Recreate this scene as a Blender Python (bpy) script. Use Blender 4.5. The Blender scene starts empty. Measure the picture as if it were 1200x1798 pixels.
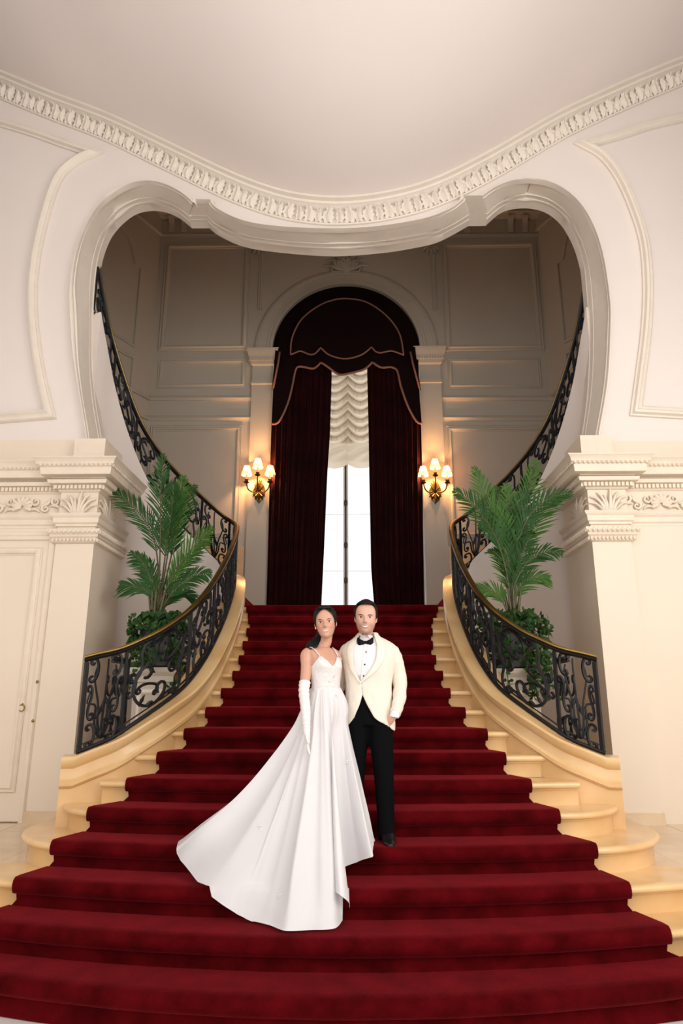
import bpy, bmesh, math, random
from math import sin, cos, pi, radians, sqrt, atan2, floor
from mathutils import Vector, Matrix, noise
from mathutils.bvhtree import BVHTree

S = bpy.context.scene
COL = S.collection
random.seed(7)

# ------------------------------------------------------------------ camera, world, lights, exposure
FPX, PITCH, EYE, CAMX, YAW = 1200.0, radians(15.0), 1.806, 0.137, radians(1.05)
cam = bpy.data.cameras.new('camera')
cam.sensor_fit = 'VERTICAL'
cam.sensor_height = 36.0
cam.lens = FPX / 1798.0 * 36.0
cam.clip_end = 200
cam_o = bpy.data.objects.new('camera', cam)
cam_o.location = (CAMX, 0, EYE)
cam_o.rotation_euler = (radians(90) + PITCH, 0, YAW)
COL.objects.link(cam_o)
S.camera = cam_o

W = bpy.data.worlds.new('overcast_sky')
S.world = W
W.use_nodes = True
bg = W.node_tree.nodes['Background']
bg.inputs[0].default_value = (1.0, 0.965, 0.93, 1)
bg.inputs[1].default_value = 2.0

def area_light(name, loc, target, sx, sy, power, col):
    l = bpy.data.lights.new(name, 'AREA')
    l.shape = 'RECTANGLE'; l.size = sx; l.size_y = sy
    l.energy = power; l.color = col
    o = bpy.data.objects.new(name, l)
    o.location = loc
    o.rotation_euler = (Vector(target) - Vector(loc)).to_track_quat('-Z', 'Y').to_euler()
    COL.objects.link(o)
    return o
area_light('window_light_right', (5.0, 1.2, 4.4), (-1.2, 6.2, 1.6), 3.2, 5.0, 330, (1.0, 0.95, 0.90))
area_light('window_light_rear', (-0.3, -3.6, 4.4), (0, 7.0, 5.2), 7.0, 4.5, 210, (1.0, 0.945, 0.89))

S.view_settings.view_transform = 'Standard'
S.view_settings.look = 'None'
S.view_settings.gamma = 1.0
S.view_settings.use_curve_mapping = False
S.view_settings.exposure = -0.56

# ------------------------------------------------------------------ photograph measuring helpers
_r = Vector((cos(YAW), sin(YAW), 0)); _fh = Vector((-sin(YAW), cos(YAW), 0))
_fw = _fh * cos(PITCH) + Vector((0, 0, sin(PITCH)))
_up = _fh * -sin(PITCH) + Vector((0, 0, cos(PITCH)))
_C = Vector((CAMX, 0, EYE))
def _ray(x, y): return _fw + _r * ((x - 600) / FPX) + _up * ((899 - y) / FPX)
def P(x, y, Y):            # the point at depth Y that was measured at pixel x, y
    d = _ray(x, y); return _C + d * (Y / d.y)
def PH(x, y, H):           # the same at a known height H
    d = _ray(x, y); return _C + d * ((H - EYE) / d.z)

# ------------------------------------------------------------------ materials
MATS = {}
def mat(name, col, rough=0.6, metal=0.0, noise_amt=0.0, noise_scale=8.0, bump=0.0, bump_scale=60.0, col2=None,
        sheen=0.0, sheen_col=(1, 1, 1), coat=0.0, sss=0.0, emit=None, emit_s=0.0, spec=0.5, detail=4.0, stretch=None):
    m = bpy.data.materials.new(name); m.use_nodes = True
    nt = m.node_tree; b = nt.nodes['Principled BSDF']
    b.inputs['Base Color'].default_value = (*col, 1)
    b.inputs['Roughness'].default_value = rough
    b.inputs['Metallic'].default_value = metal
    b.inputs['Specular IOR Level'].default_value = spec
    if sheen: b.inputs['Sheen Weight'].default_value = sheen; b.inputs['Sheen Tint'].default_value = (*sheen_col, 1); b.inputs['Sheen Roughness'].default_value = 0.35
    if coat: b.inputs['Coat Weight'].default_value = coat; b.inputs['Coat Roughness'].default_value = 0.12
    if sss:
        b.inputs['Subsurface Weight'].default_value = sss
        b.inputs['Subsurface Radius'].default_value = (0.012, 0.005, 0.003)
        b.inputs['Subsurface Scale'].default_value = 1.0
    if emit: b.inputs['Emission Color'].default_value = (*emit, 1); b.inputs['Emission Strength'].default_value = emit_s
    tc = nt.nodes.new('ShaderNodeTexCoord')
    vec = tc.outputs['Object']
    if stretch:
        mp = nt.nodes.new('ShaderNodeMapping'); mp.inputs['Scale'].default_value = stretch
        nt.links.new(vec, mp.inputs[0]); vec = mp.outputs[0]
    if noise_amt or col2:
        n = nt.nodes.new('ShaderNodeTexNoise'); n.inputs['Scale'].default_value = noise_scale; n.inputs['Detail'].default_value = detail
        nt.links.new(vec, n.inputs['Vector'])
        cr = nt.nodes.new('ShaderNodeValToRGB')
        c2 = col2 if col2 else tuple(max(0, c * (1 - noise_amt)) for c in col)
        cr.color_ramp.elements[0].position = 0.32; cr.color_ramp.elements[1].position = 0.68
        cr.color_ramp.elements[0].color = (*c2, 1); cr.color_ramp.elements[1].color = (*col, 1)
        nt.links.new(n.outputs['Fac'], cr.inputs[0]); nt.links.new(cr.outputs[0], b.inputs['Base Color'])
    if bump:
        n2 = nt.nodes.new('ShaderNodeTexNoise'); n2.inputs['Scale'].default_value = bump_scale; n2.inputs['Detail'].default_value = 3
        nt.links.new(vec, n2.inputs['Vector'])
        bp = nt.nodes.new('ShaderNodeBump'); bp.inputs['Strength'].default_value = bump; bp.inputs['Distance'].default_value = 0.01
        nt.links.new(n2.outputs['Fac'], bp.inputs['Height']); nt.links.new(bp.outputs[0], b.inputs['Normal'])
    MATS[name] = m
    return m

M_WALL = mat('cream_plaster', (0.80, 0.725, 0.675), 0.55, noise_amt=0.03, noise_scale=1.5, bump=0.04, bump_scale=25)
M_CEIL = mat('white_plaster', (0.90, 0.825, 0.80), 0.7, noise_amt=0.02, noise_scale=1.0)
M_TRIM = mat('cream_moulding', (0.81, 0.735, 0.645), 0.5, noise_amt=0.05, noise_scale=6)
M_BEIGE = mat('beige_plaster', (0.80, 0.69, 0.56), 0.5, noise_amt=0.03, noise_scale=1.5, bump=0.04, bump_scale=25)
M_BTRIM = mat('beige_moulding', (0.81, 0.705, 0.575), 0.5, noise_amt=0.06, noise_scale=8)
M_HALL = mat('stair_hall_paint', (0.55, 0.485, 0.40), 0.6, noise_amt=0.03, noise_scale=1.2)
M_STONE = mat('golden_marble', (0.79, 0.54, 0.275), 0.25, col2=(0.66, 0.41, 0.175), noise_scale=2.2, detail=8, coat=0.15)
M_FLOOR = mat('white_marble', (0.80, 0.76, 0.72), 0.18, col2=(0.66, 0.61, 0.56), noise_scale=1.6, detail=9)
M_TILE = mat('tan_marble', (0.76, 0.60, 0.41), 0.18, col2=(0.62, 0.46, 0.29), noise_scale=2.5, detail=8, coat=0.3)
M_CARPET = mat('red_velvet_carpet', (0.100, 0.0026, 0.0045), 0.85, col2=(0.042, 0.001, 0.0016), noise_scale=5, detail=7, bump=0.5, bump_scale=160,
               sheen=0.34, sheen_col=(0.90, 0.075, 0.10), spec=0.02)
M_IRON = mat('black_wrought_iron', (0.010, 0.010, 0.012), 0.42, metal=0.0, bump=0.15, bump_scale=90, spec=0.25)
M_BRASS = mat('aged_brass', (0.36, 0.24, 0.07), 0.32, metal=1.0, noise_amt=0.3, noise_scale=7)
M_GILT = mat('gilt_bronze', (0.27, 0.16, 0.05), 0.45, metal=1.0, noise_amt=0.5, noise_scale=40)
M_BRONZE = mat('dark_bronze', (0.10, 0.06, 0.025), 0.4, metal=0.9)
M_VELVET = mat('dark_red_velvet', (0.026, 0.0025, 0.003), 0.8, col2=(0.012, 0.0015, 0.002), noise_scale=3, sheen=0.10, sheen_col=(0.8, 0.15, 0.2), spec=0.1, bump=0.1, bump_scale=120)
M_PELMET = mat('dark_pelmet_velvet', (0.010, 0.003, 0.003), 0.9, sheen=0.03, sheen_col=(0.6, 0.2, 0.2), spec=0.1)
M_BRAID = mat('tan_braid', (0.30, 0.13, 0.09), 0.7, bump=0.4, bump_scale=200)
M_WINFRAME = mat('window_paint', (0.8, 0.8, 0.8), 0.5)
M_GREEN = mat('palm_leaf_green', (0.022, 0.080, 0.013), 0.5, col2=(0.014, 0.058, 0.010), noise_scale=9, spec=0.2)
M_GREEN2 = mat('palm_leaf_light_green', (0.052, 0.135, 0.018), 0.5, col2=(0.035, 0.10, 0.014), noise_scale=9, spec=0.2)
M_STEM = mat('palm_stem', (0.09, 0.10, 0.035), 0.5, col2=(0.07, 0.045, 0.02), noise_scale=12)
M_IVY = mat('ivy_leaf', (0.026, 0.080, 0.014), 0.45, col2=(0.012, 0.040, 0.008), noise_scale=14, spec=0.2)
M_POT = mat('dark_tub', (0.03, 0.03, 0.025), 0.5)
M_SKIN_F = mat('skin_bride', (0.64, 0.35, 0.245), 0.45, sss=0.15, noise_amt=0.06, noise_scale=20)
M_SKIN_M = mat('skin_groom', (0.72, 0.42, 0.32), 0.45, sss=0.15, noise_amt=0.06, noise_scale=20)
def tint_by(m, attr, col):           # colour the skin has where the named mesh attribute says so (beard shadow, blush)
    nt = m.node_tree; b = nt.nodes['Principled BSDF']
    src = b.inputs['Base Color'].links[0].from_socket
    at_ = nt.nodes.new('ShaderNodeAttribute'); at_.attribute_name = attr
    mx_ = nt.nodes.new('ShaderNodeMix'); mx_.data_type = 'RGBA'
    mx_.inputs[7].default_value = (*col, 1)
    nt.links.new(at_.outputs['Fac'], mx_.inputs[0]); nt.links.new(src, mx_.inputs[6]); nt.links.new(mx_.outputs[2], b.inputs['Base Color'])
tint_by(M_SKIN_M, 'face_tint', (0.36, 0.19, 0.14)); tint_by(M_SKIN_F, 'face_tint', (0.66, 0.25, 0.18))
M_HAIR = mat('black_hair', (0.006, 0.005, 0.005), 0.42, spec=0.25, bump=0.6, bump_scale=90, stretch=(1, 1, 0.15))
M_HAIR_M = mat('dark_brown_hair', (0.010, 0.0075, 0.007), 0.5, spec=0.2, bump=0.7, bump_scale=110)
M_BROW = mat('dark_brow', (0.03, 0.018, 0.014), 0.7)
M_EYEW = mat('eye_white', (0.75, 0.72, 0.70), 0.25)
M_IRIS = mat('dark_iris', (0.015, 0.010, 0.008), 0.12)
M_LIP_F = mat('pink_lips', (0.48, 0.13, 0.115), 0.35)
M_LIP_M = mat('natural_lips', (0.50, 0.22, 0.18), 0.45)
M_TEETH = mat('teeth', (0.86, 0.83, 0.78), 0.2)
M_STUB = mat('stubble', (0.45, 0.25, 0.19), 0.6, noise_amt=0.3, noise_scale=120)
M_JACKET = mat('ivory_wool', (0.84, 0.77, 0.665), 0.75, bump=0.12, bump_scale=130, noise_amt=0.04, noise_scale=20)
M_SATIN = mat('ivory_satin', (0.85, 0.775, 0.67), 0.42)
M_SHIRT = mat('white_shirt', (0.83, 0.81, 0.83), 0.6)
M_BLACK = mat('black_wool', (0.005, 0.005, 0.006), 0.9, spec=0.03, bump=0.1, bump_scale=150)
M_BOW = mat('black_satin', (0.004, 0.004, 0.005), 0.45, spec=0.12)
M_SHOE = mat('black_leather', (0.010, 0.010, 0.010), 0.25)
M_GLOVE = mat('white_satin_glove', (0.84, 0.80, 0.79), 0.45, bump=0.1, bump_scale=50, stretch=(0.3, 0.3, 1))
M_BODICE = mat('white_lace_bodice', (0.82, 0.80, 0.79), 0.6, bump=0.5, bump_scale=60, noise_amt=0.10, noise_scale=45)

def tulle_material():
    m = bpy.data.materials.new('white_tulle'); m.use_nodes = True
    nt = m.node_tree; nt.nodes.clear()
    out = nt.nodes.new('ShaderNodeOutputMaterial')
    d = nt.nodes.new('ShaderNodeBsdfDiffuse'); d.inputs[0].default_value = (0.90, 0.89, 0.91, 1)
    t = nt.nodes.new('ShaderNodeBsdfTranslucent'); t.inputs[0].default_value = (0.84, 0.82, 0.83, 1)
    tr = nt.nodes.new('ShaderNodeBsdfTransparent')
    m1 = nt.nodes.new('ShaderNodeMixShader'); m1.inputs[0].default_value = 0.2
    m2 = nt.nodes.new('ShaderNodeMixShader'); m2.inputs[0].default_value = 0.04
    at_ = nt.nodes.new('ShaderNodeAttribute'); at_.attribute_name = 'unlined'
    mr = nt.nodes.new('ShaderNodeMapRange'); mr.inputs[3].default_value = 0.03; mr.inputs[4].default_value = 0.30
    nt.links.new(at_.outputs['Fac'], mr.inputs[0]); nt.links.new(mr.outputs[0], m2.inputs[0])
    n = nt.nodes.new('ShaderNodeTexNoise'); n.inputs['Scale'].default_value = 220
    bp = nt.nodes.new('ShaderNodeBump'); bp.inputs['Strength'].default_value = 0.25; bp.inputs['Distance'].default_value = 0.004
    nt.links.new(n.outputs['Fac'], bp.inputs['Height'])
    nt.links.new(bp.outputs[0], d.inputs['Normal'])
    nt.links.new(d.outputs[0], m1.inputs[1]); nt.links.new(t.outputs[0], m1.inputs[2])
    nt.links.new(m1.outputs[0], m2.inputs[1]); nt.links.new(tr.outputs[0], m2.inputs[2])
    nt.links.new(m2.outputs[0], out.inputs[0])
    return m
M_TULLE = tulle_material()

def translucent_material(name, col, w, emit=None, es=0.0):
    m = bpy.data.materials.new(name); m.use_nodes = True
    nt = m.node_tree; nt.nodes.clear()
    out = nt.nodes.new('ShaderNodeOutputMaterial')
    d = nt.nodes.new('ShaderNodeBsdfDiffuse'); d.inputs[0].default_value = (*col, 1)
    t = nt.nodes.new('ShaderNodeBsdfTranslucent'); t.inputs[0].default_value = (*col, 1)
    m1 = nt.nodes.new('ShaderNodeMixShader'); m1.inputs[0].default_value = w
    nt.links.new(d.outputs[0], m1.inputs[1]); nt.links.new(t.outputs[0], m1.inputs[2])
    last = m1
    if emit:
        e = nt.nodes.new('ShaderNodeEmission'); e.inputs[0].default_value = (*emit, 1); e.inputs[1].default_value = es
        a = nt.nodes.new('ShaderNodeAddShader')
        nt.links.new(m1.outputs[0], a.inputs[0]); nt.links.new(e.outputs[0], a.inputs[1]); last = a
    nt.links.new(last.outputs[0], out.inputs[0])
    return m
M_SHADE = translucent_material('sheer_blind_silk', (0.86, 0.74, 0.58), 0.78)
M_LAMP = translucent_material('lit_lampshade', (0.66, 0.47, 0.26), 0.16, (1.0, 0.74, 0.42), 0.25)
def glass_material():
    m = bpy.data.materials.new('window_glass'); m.use_nodes = True
    nt = m.node_tree; nt.nodes.clear()
    out = nt.nodes.new('ShaderNodeOutputMaterial')
    t = nt.nodes.new('ShaderNodeBsdfTransparent'); t.inputs[0].default_value = (0.97, 0.98, 1, 1)
    g = nt.nodes.new('ShaderNodeBsdfGlossy'); g.inputs['Roughness'].default_value = 0.03
    mx = nt.nodes.new('ShaderNodeMixShader'); mx.inputs[0].default_value = 0.05
    nt.links.new(t.outputs[0], mx.inputs[1]); nt.links.new(g.outputs[0], mx.inputs[2]); nt.links.new(mx.outputs[0], out.inputs[0])
    return m
M_GLASS = glass_material()

# ------------------------------------------------------------------ mesh helpers
OFF = {}
def tag(o, label=None, cat=None, group=None, kind=None):
    if label: o['label'] = label
    if cat: o['category'] = cat
    if group: o['group'] = group
    if kind: o['kind'] = kind
    return o
def root(name, loc, label, cat, group=None, kind=None):
    o = bpy.data.objects.new(name, None); o.empty_display_size = 0.1
    o.location = loc; COL.objects.link(o); OFF[o.name] = Vector(loc)
    return tag(o, label, cat, group, kind)
def lerp(a, b, t): return a + (b - a) * t
def sstep(a, b, x):
    t = max(0.0, min(1.0, (x - a) / (b - a))); return t * t * (3 - 2 * t)
def interp(tab, x):
    if x <= tab[0][0]: return tab[0][1:]
    for i in range(len(tab) - 1):
        a, b = tab[i], tab[i + 1]
        if x <= b[0]:
            t = (x - a[0]) / (b[0] - a[0] + 1e-12)
            return tuple(lerp(p, q, t) for p, q in zip(a[1:], b[1:]))
    return tab[-1][1:]
def cr(pts, n, closed=False):           # catmull-rom through tuples, n samples in all
    pts = [tuple(p) for p in pts]; m = len(pts)
    segs = m if closed else m - 1
    out = []
    for i in range(n):
        u = i / (n if closed else n - 1) * segs
        k = min(int(u), segs - 1); t = u - k
        if closed: q = [pts[(k + j - 1) % m] for j in range(4)]
        else: q = [pts[min(max(k + j - 1, 0), m - 1)] for j in range(4)]
        out.append(tuple(0.5 * (2 * b + (c - a) * t + (2 * a - 5 * b + 4 * c - d) * t * t + (-a + 3 * b - 3 * c + d) * t ** 3)
                         for a, b, c, d in zip(*q)))
    return out
def resample(pts, n):                   # even arc length (first three coords count)
    pts = [tuple(p) for p in pts]; L = [0]
    for a, b in zip(pts, pts[1:]): L.append(L[-1] + math.dist(a[:3], b[:3]))
    out = []; k = 0
    for i in range(n):
        s = L[-1] * i / (n - 1)
        while k < len(L) - 2 and L[k + 1] < s: k += 1
        t = (s - L[k]) / (L[k + 1] - L[k] + 1e-12)
        out.append(tuple(lerp(p, q, t) for p, q in zip(pts[k], pts[k + 1])))
    return out

class MB:
    def __init__(self): self.v = []; self.f = []
    def add(self, vs, fs):
        o = len(self.v); self.v += [tuple(p) for p in vs]; self.f += [tuple(i + o for i in f) for f in fs]; return self
    def box(self, x0, y0, z0, x1, y1, z1):
        return self.add([(x0, y0, z0), (x1, y0, z0), (x1, y1, z0), (x0, y1, z0), (x0, y0, z1), (x1, y0, z1), (x1, y1, z1), (x0, y1, z1)],
                        [(0, 3, 2, 1), (4, 5, 6, 7), (0, 1, 5, 4), (1, 2, 6, 5), (2, 3, 7, 6), (3, 0, 4, 7)])
    def grid(self, rows, closed=False, cap0=False, cap1=False):
        n = len(rows[0]); vs = [p for r in rows for p in r]; fs = []
        for i in range(len(rows) - 1):
            for j in range(n if closed else n - 1):
                k = (j + 1) % n
                fs.append((i * n + j, i * n + k, (i + 1) * n + k, (i + 1) * n + j))
        if cap0: fs.append(tuple(range(n))[::-1])
        if cap1: fs.append(tuple((len(rows) - 1) * n + j for j in range(n)))
        return self.add(vs, fs)
    def tube(self, pts, r, n=6, cap=True, up=None):
        pts = [Vector(p[:3]) for p in pts]; m = len(pts)
        if not isinstance(r, (list, tuple)): r = [r] * m
        T = [(pts[min(i + 1, m - 1)] - pts[max(i - 1, 0)]).normalized() for i in range(m)]
        a = Vector(up) if up else (Vector((0, 0, 1)) if abs(T[0].z) < 0.9 else Vector((1, 0, 0)))
        N = (a - T[0] * a.dot(T[0])).normalized(); rows = []
        for i in range(m):
            if up: N = Vector(up)
            N = N - T[i] * N.dot(T[i])
            N = N.normalized() if N.length > 1e-6 else Vector((1, 0, 0))
            B = T[i].cross(N)
            ra, rb = (r[i] if isinstance(r[i], (list, tuple)) else (r[i], r[i]))
            rows.append([pts[i] + N * (ra * cos(2 * pi * j / n)) + B * (rb * sin(2 * pi * j / n)) for j in range(n)])
        return self.grid(rows, True, cap, cap)
    def lathe(self, prof, c, n=20):
        return self.grid([[(c[0] + r * cos(2 * pi * j / n), c[1] + r * sin(2 * pi * j / n), c[2] + z) for j in range(n)] for r, z in prof], True, True, True)
    def ell(self, c, rad, nu=12, nv=8, mx=None):
        rows = []
        for i in range(nv + 1):
            a = -pi / 2 + pi * min(max(i / nv, 0.02), 0.98)
            ring = []
            for j in range(nu):
                p = Vector((rad[0] * cos(a) * cos(2 * pi * j / nu), rad[1] * cos(a) * sin(2 * pi * j / nu), rad[2] * sin(a)))
                if mx: p = mx @ p
                ring.append(Vector(c) + p)
            rows.append(ring)
        return self.grid(rows, True, True, True)
    def xf(self, fn): self.v = [tuple(fn(Vector(p))) for p in self.v]; return self
    def mesh(self, name, off=None, smooth=45, fixn=True):
        me = bpy.data.meshes.new(name)
        v = self.v if off is None else [(p[0] - off.x, p[1] - off.y, p[2] - off.z) for p in self.v]
        me.from_pydata(v, [], self.f); me.update()
        if fixn:
            bm = bmesh.new(); bm.from_mesh(me); bmesh.ops.recalc_face_normals(bm, faces=bm.faces); bm.to_mesh(me); bm.free()
        if smooth:
            me.shade_smooth()
            if smooth < 180: me.set_sharp_from_angle(angle=radians(smooth))
        return me
    def build(self, name, m, parent=None, smooth=45, label=None, kind=None, fixn=True):
        off = OFF[parent.name] if parent else None
        me = self.mesh(name, off, smooth, fixn)
        return link(name, me, m, parent, label, kind)
def link(name, me, m, parent=None, label=None, kind=None):
    o = bpy.data.objects.new(name, me)
    if m and not me.materials: me.materials.append(m)
    COL.objects.link(o)
    if parent: o.parent = parent; OFF[o.name] = OFF[parent.name]
    else: OFF[o.name] = Vector((0, 0, 0))
    return tag(o, label, None, None, kind)
def mitre(path, closed=False):
    n = len(path); out = []
    for i in range(n):
        a = path[(i - 1) % n] if (closed or i > 0) else None
        b = path[(i + 1) % n] if (closed or i < n - 1) else None
        p = Vector(path[i])
        d1 = (p - Vector(a)).normalized() if a is not None else None
        d2 = (Vector(b) - p).normalized() if b is not None else None
        if d1 is None: d1 = d2
        if d2 is None: d2 = d1
        n1 = Vector((d1.y, -d1.x)); n2 = Vector((d2.y, -d2.x))
        s = n1 + n2
        if s.length < 1e-6: s = n1
        s.normalize(); out.append(s / max(0.3, s.dot(n1)))
    return out
def sweep_plan(mb, path, prof, z0, closed=False):     # moulding along a plan path, profile (out to the right, z)
    N = mitre(path, closed)
    rows = [[(p[0] + q.x * o, p[1] + q.y * o, z0 + z) for o, z in prof] for p, q in zip(path, N)]
    if closed: rows.append(rows[0])
    return mb.grid(rows)
def sweep_wall(mb, path, prof, Y, closed=False, sgn=-1):      # moulding on a frontal wall, path (x, z), profile (across, proud)
    N = mitre(path, closed)
    rows = [[(p[0] + q.x * a, Y + sgn * o, p[1] + q.y * a) for a, o in prof] for p, q in zip(path, N)]
    if closed: rows.append(rows[0])
    return mb.grid(rows)
PANEL = [(-.055, 0), (-.055, .018), (-.042, .03), (-.03, .022), (-.015, .028), (.005, .05), (.025, .045), (.035, .02), (.05, .016), (.05, 0)]
def scaled(prof, k): return [(a * k, b * k) for a, b in prof]
def ngon(mb, pts): mb.add(pts, [tuple(range(len(pts)))])
def remesh(mb, voxel, smooth_it=2):
    me = mb.mesh('tmp', None, 0, False)
    o = bpy.data.objects.new('tmp', me); COL.objects.link(o)
    md = o.modifiers.new('r', 'REMESH'); md.mode = 'VOXEL'; md.voxel_size = voxel
    if smooth_it:
        sm = o.modifiers.new('s', 'SMOOTH'); sm.iterations = smooth_it; sm.factor = 0.5
    dg = bpy.context.evaluated_depsgraph_get()
    out = bpy.data.meshes.new_from_object(o.evaluated_get(dg))
    bpy.data.objects.remove(o); bpy.data.meshes.remove(me)
    out.materials.clear(); out.shade_smooth()
    return out

# ------------------------------------------------------------------ dimensions
R_, T_, D0 = 0.185, 0.333, 3.97
NST = 16
def nosing(k): return D0 + T_ * k
CURV = {1: .075, 2: .062, 3: .055, 4: .05, 5: .045, 6: .04, 7: .03, 8: .02, 9: .012}
def step_front(k, x): return nosing(k) + CURV.get(k, 0.0) * x * x
WZ = 7.5            # heart wall
BZ = 12.4           # back wall of the stair hall
UP = 3 * R_         # upper floor
LAND = NST * R_     # landing
def stair_height(x, y):
    h = 0.0
    for k in range(1, NST + 1):
        if y >= step_front(k, x): h = k * R_
    return h
# rail line on the right: x, y, stone top, handrail top
RAIL = [(2.30, 6.27, 1.30, 2.13), (2.2, 6.3, 1.34, 2.16), (2.02, 6.36, 1.42, 2.21), (1.88, 6.46, 1.53, 2.29), (1.72, 6.63, 1.67, 2.41),
        (1.55, 6.92, 1.86, 2.62), (1.45, 7.3, 2.12, 2.88), (1.405, 7.8, 2.45, 3.21), (1.41, 8.4, 2.81, 3.57), (1.46, 9.0, 3.14, 3.90),
        (1.53, 9.45, 3.36, 4.13), (1.64, 9.8, 3.5, 4.28), (1.83, 9.92, 3.62, 4.42), (2.1, 9.74, 3.85, 4.64), (2.4, 9.45, 4.12, 4.90),
        (2.65, 9.15, 4.42, 5.18), (2.85, 8.85, 4.80, 5.52), (3.0, 8.55, 5.24, 5.97), (3.13, 8.25, 5.80, 6.50), (3.2, 8.02, 6.28, 6.98),
        (3.25, 7.88, 6.65, 7.34)]
RC = resample(cr(RAIL, 400), 260)
RC_HAIR = min(range(260), key=lambda i: abs(RC[i][0] - 1.6) + abs(RC[i][1] - 9.72))

# ------------------------------------------------------------------ the setting: floors
mb = MB().box(-6, -8, -0.2, 6, 6.0, 0.0)
tag(mb.build('floor', M_FLOOR, smooth=0), 'white marble floor in front of the lowest carpeted step', 'floor', None, 'structure')
fl = MB().box(-5.4, 6.6, -0.1, 5.4, 10.0, UP - .012).build('floor', M_TILE, smooth=0)
tag(fl, 'tan marble landing floor behind the third step beside the pilasters', 'floor', None, 'structure')
for sx in (-1, 1):
    for i in range(4):
        for j in range(4):
            x0, y0 = 2.0 + i * .62, 5.75 + j * .62
            if y0 < step_front(3, x0 + .6) + .05: continue
            b = MB().box(sx * (x0 + .003) if sx > 0 else -(x0 + .617), y0 + .003, UP - .05, (x0 + .617) if sx > 0 else -(x0 + .003), y0 + .617, UP + .0005)
            b.build('tile', M_TILE, fl, 0)

# ------------------------------------------------------------------ heart wall
OL = cr([(157, 800), (155, 767), (145, 705), (132, 630), (126, 555), (127, 505), (137, 450), (155, 405), (180, 365), (210, 341), (245, 327), (280, 327), (310, 338), (335, 355), (346, 366)], 44)
IL = cr([(182, 800), (178, 767), (168, 705), (163, 640), (163, 575), (166, 510), (172, 455), (185, 415), (200, 392), (220, 373), (240, 362), (265, 358), (290, 362), (312, 372), (332, 388)], 44)
OB = [(346.2, 358), (377, 359)]; IB = [(333.5, 389), (365, 389)]
OC = cr([(378, 365), (387, 375), (415, 390), (450, 400), (500, 406), (550, 408.5), (600, 409), (650, 406.5), (700, 400), (750, 390), (785, 375), (806, 358)], 40)
IC = cr([(366, 390), (376, 399), (398, 411), (423, 421), (460, 428.5), (530, 436), (600, 438.5), (680, 432), (740, 422), (768, 415), (792, 404), (824, 386)], 40)
OB2 = [(807, 352), (839.5, 352)]; IB2 = [(825.5, 385), (857, 384.5)]
OR = cr([(840, 352), (865, 337), (900, 325), (940, 322.5), (980, 335), (1015, 364), (1040, 405), (1057, 458), (1067, 525), (1070, 580), (1065, 680), (1050, 767), (1046, 800)], 44)
IR = cr([(858, 383), (880, 364), (900, 356), (920, 353.5), (940, 354.5), (965, 362), (990, 382), (1010, 415), (1022, 450), (1028, 485), (1035, 590), (1032, 690), (1022, 767), (1018, 800)], 44)
OUT = [P(x, y, WZ) for x, y in OL + OB + OC + OB2 + OR]
INN = [P(x, y, WZ + .36) for x, y in IL + IB + IC + IB2 + IR]
CORN = cr([(-120, 84), (0, 138), (100, 180), (200, 218), (300, 266), (400, 314), (470, 342), (530, 357), (600, 362), (680, 353), (760, 330), (850, 286), (950, 228), (1000, 202), (1100, 157), (1200, 116), (1320, 72)], 90)
CURVE = [P(x, y, WZ) for x, y in CORN]
XL, XR = CURVE[0].x - .6, CURVE[-1].x + .6
zl, zr = OUT[0].z, OUT[-1].z
outline = [(XL, UP), (-2.78, UP), (-2.78, zl), ] + [(p.x, p.z) for p in OUT] + [(2.78, zr), (2.78, UP), (XR, UP), (XR, CURVE[-1].z + .1)] + [(p.x, p.z) for p in reversed(CURVE)] + [(XL, CURVE[0].z + .1)]
def plate(name, outline, Y, m, parent=None):
    from mathutils.geometry import delaunay_2d_cdt
    v, e, f, *_ = delaunay_2d_cdt([Vector(p) for p in outline], [], [list(range(len(outline)))], 1, 1e-5)
    me = bpy.data.meshes.new(name)
    off = OFF[parent.name] if parent else Vector((0, 0, 0))
    me.from_pydata([(p.x - off.x, Y - off.y, p.y - off.z) for p in v], [], [tuple(q) for q in f]); me.update()
    return link(name, me, m, parent)
wf = plate('wall_front', outline, WZ, M_WALL)
tag(wf, 'cream plaster wall pierced by the heart shaped opening above the stairs', 'wall', None, 'structure')
# the heart's moulded frame, lofted from the wall face back through the splayed reveal
rows = []
for o, i in zip(OUT, INN):
    d = (i - o)
    n = Vector((d.x, 0, d.z)); n = n.normalized() if n.length > 1e-4 else Vector((0, 0, -1))
    r = [o - n * .005, o + Vector((0, -.075, 0)), o + n * .012 + Vector((0, -.09, 0)), o + n * .035 + Vector((0, -.09, 0)), o + n * .05 + Vector((0, -.075, 0)), o + n * .052 + Vector((0, -.04, 0)), o + n * .075 + Vector((0, -.035, 0)), o + n * .08 + Vector((0, 0, 0))]
    q0 = o + n * .085 + Vector((0, .02, 0))
    for t, k in ((0, 0), (.45, .016), (.62, .014), (.63, -.014), (.66, -.02), (.70, -.014), (.71, .012), (.86, .004), (.87, -.016), (.93, -.024), (.99, -.014), (1, 0)):
        r.append(q0.lerp(i, t) + n * k)
    r.append(Vector((i.x, WZ + .5, i.z)))
    rows.append(r)
MB().grid(rows).build('heart_frame', M_TRIM, wf, 24)
# back skin of the wall towards the stair hall
ol2 = [(XL, UP), (-2.9, UP), (-2.9, INN[0].z)] + [(p.x, p.z) for p in INN] + [(2.9, INN[-1].z), (2.9, UP), (XR, UP), (XR, 12), (XL, 12)]
plate('wall_back_skin', ol2, WZ + .5, M_HALL, wf)
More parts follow.
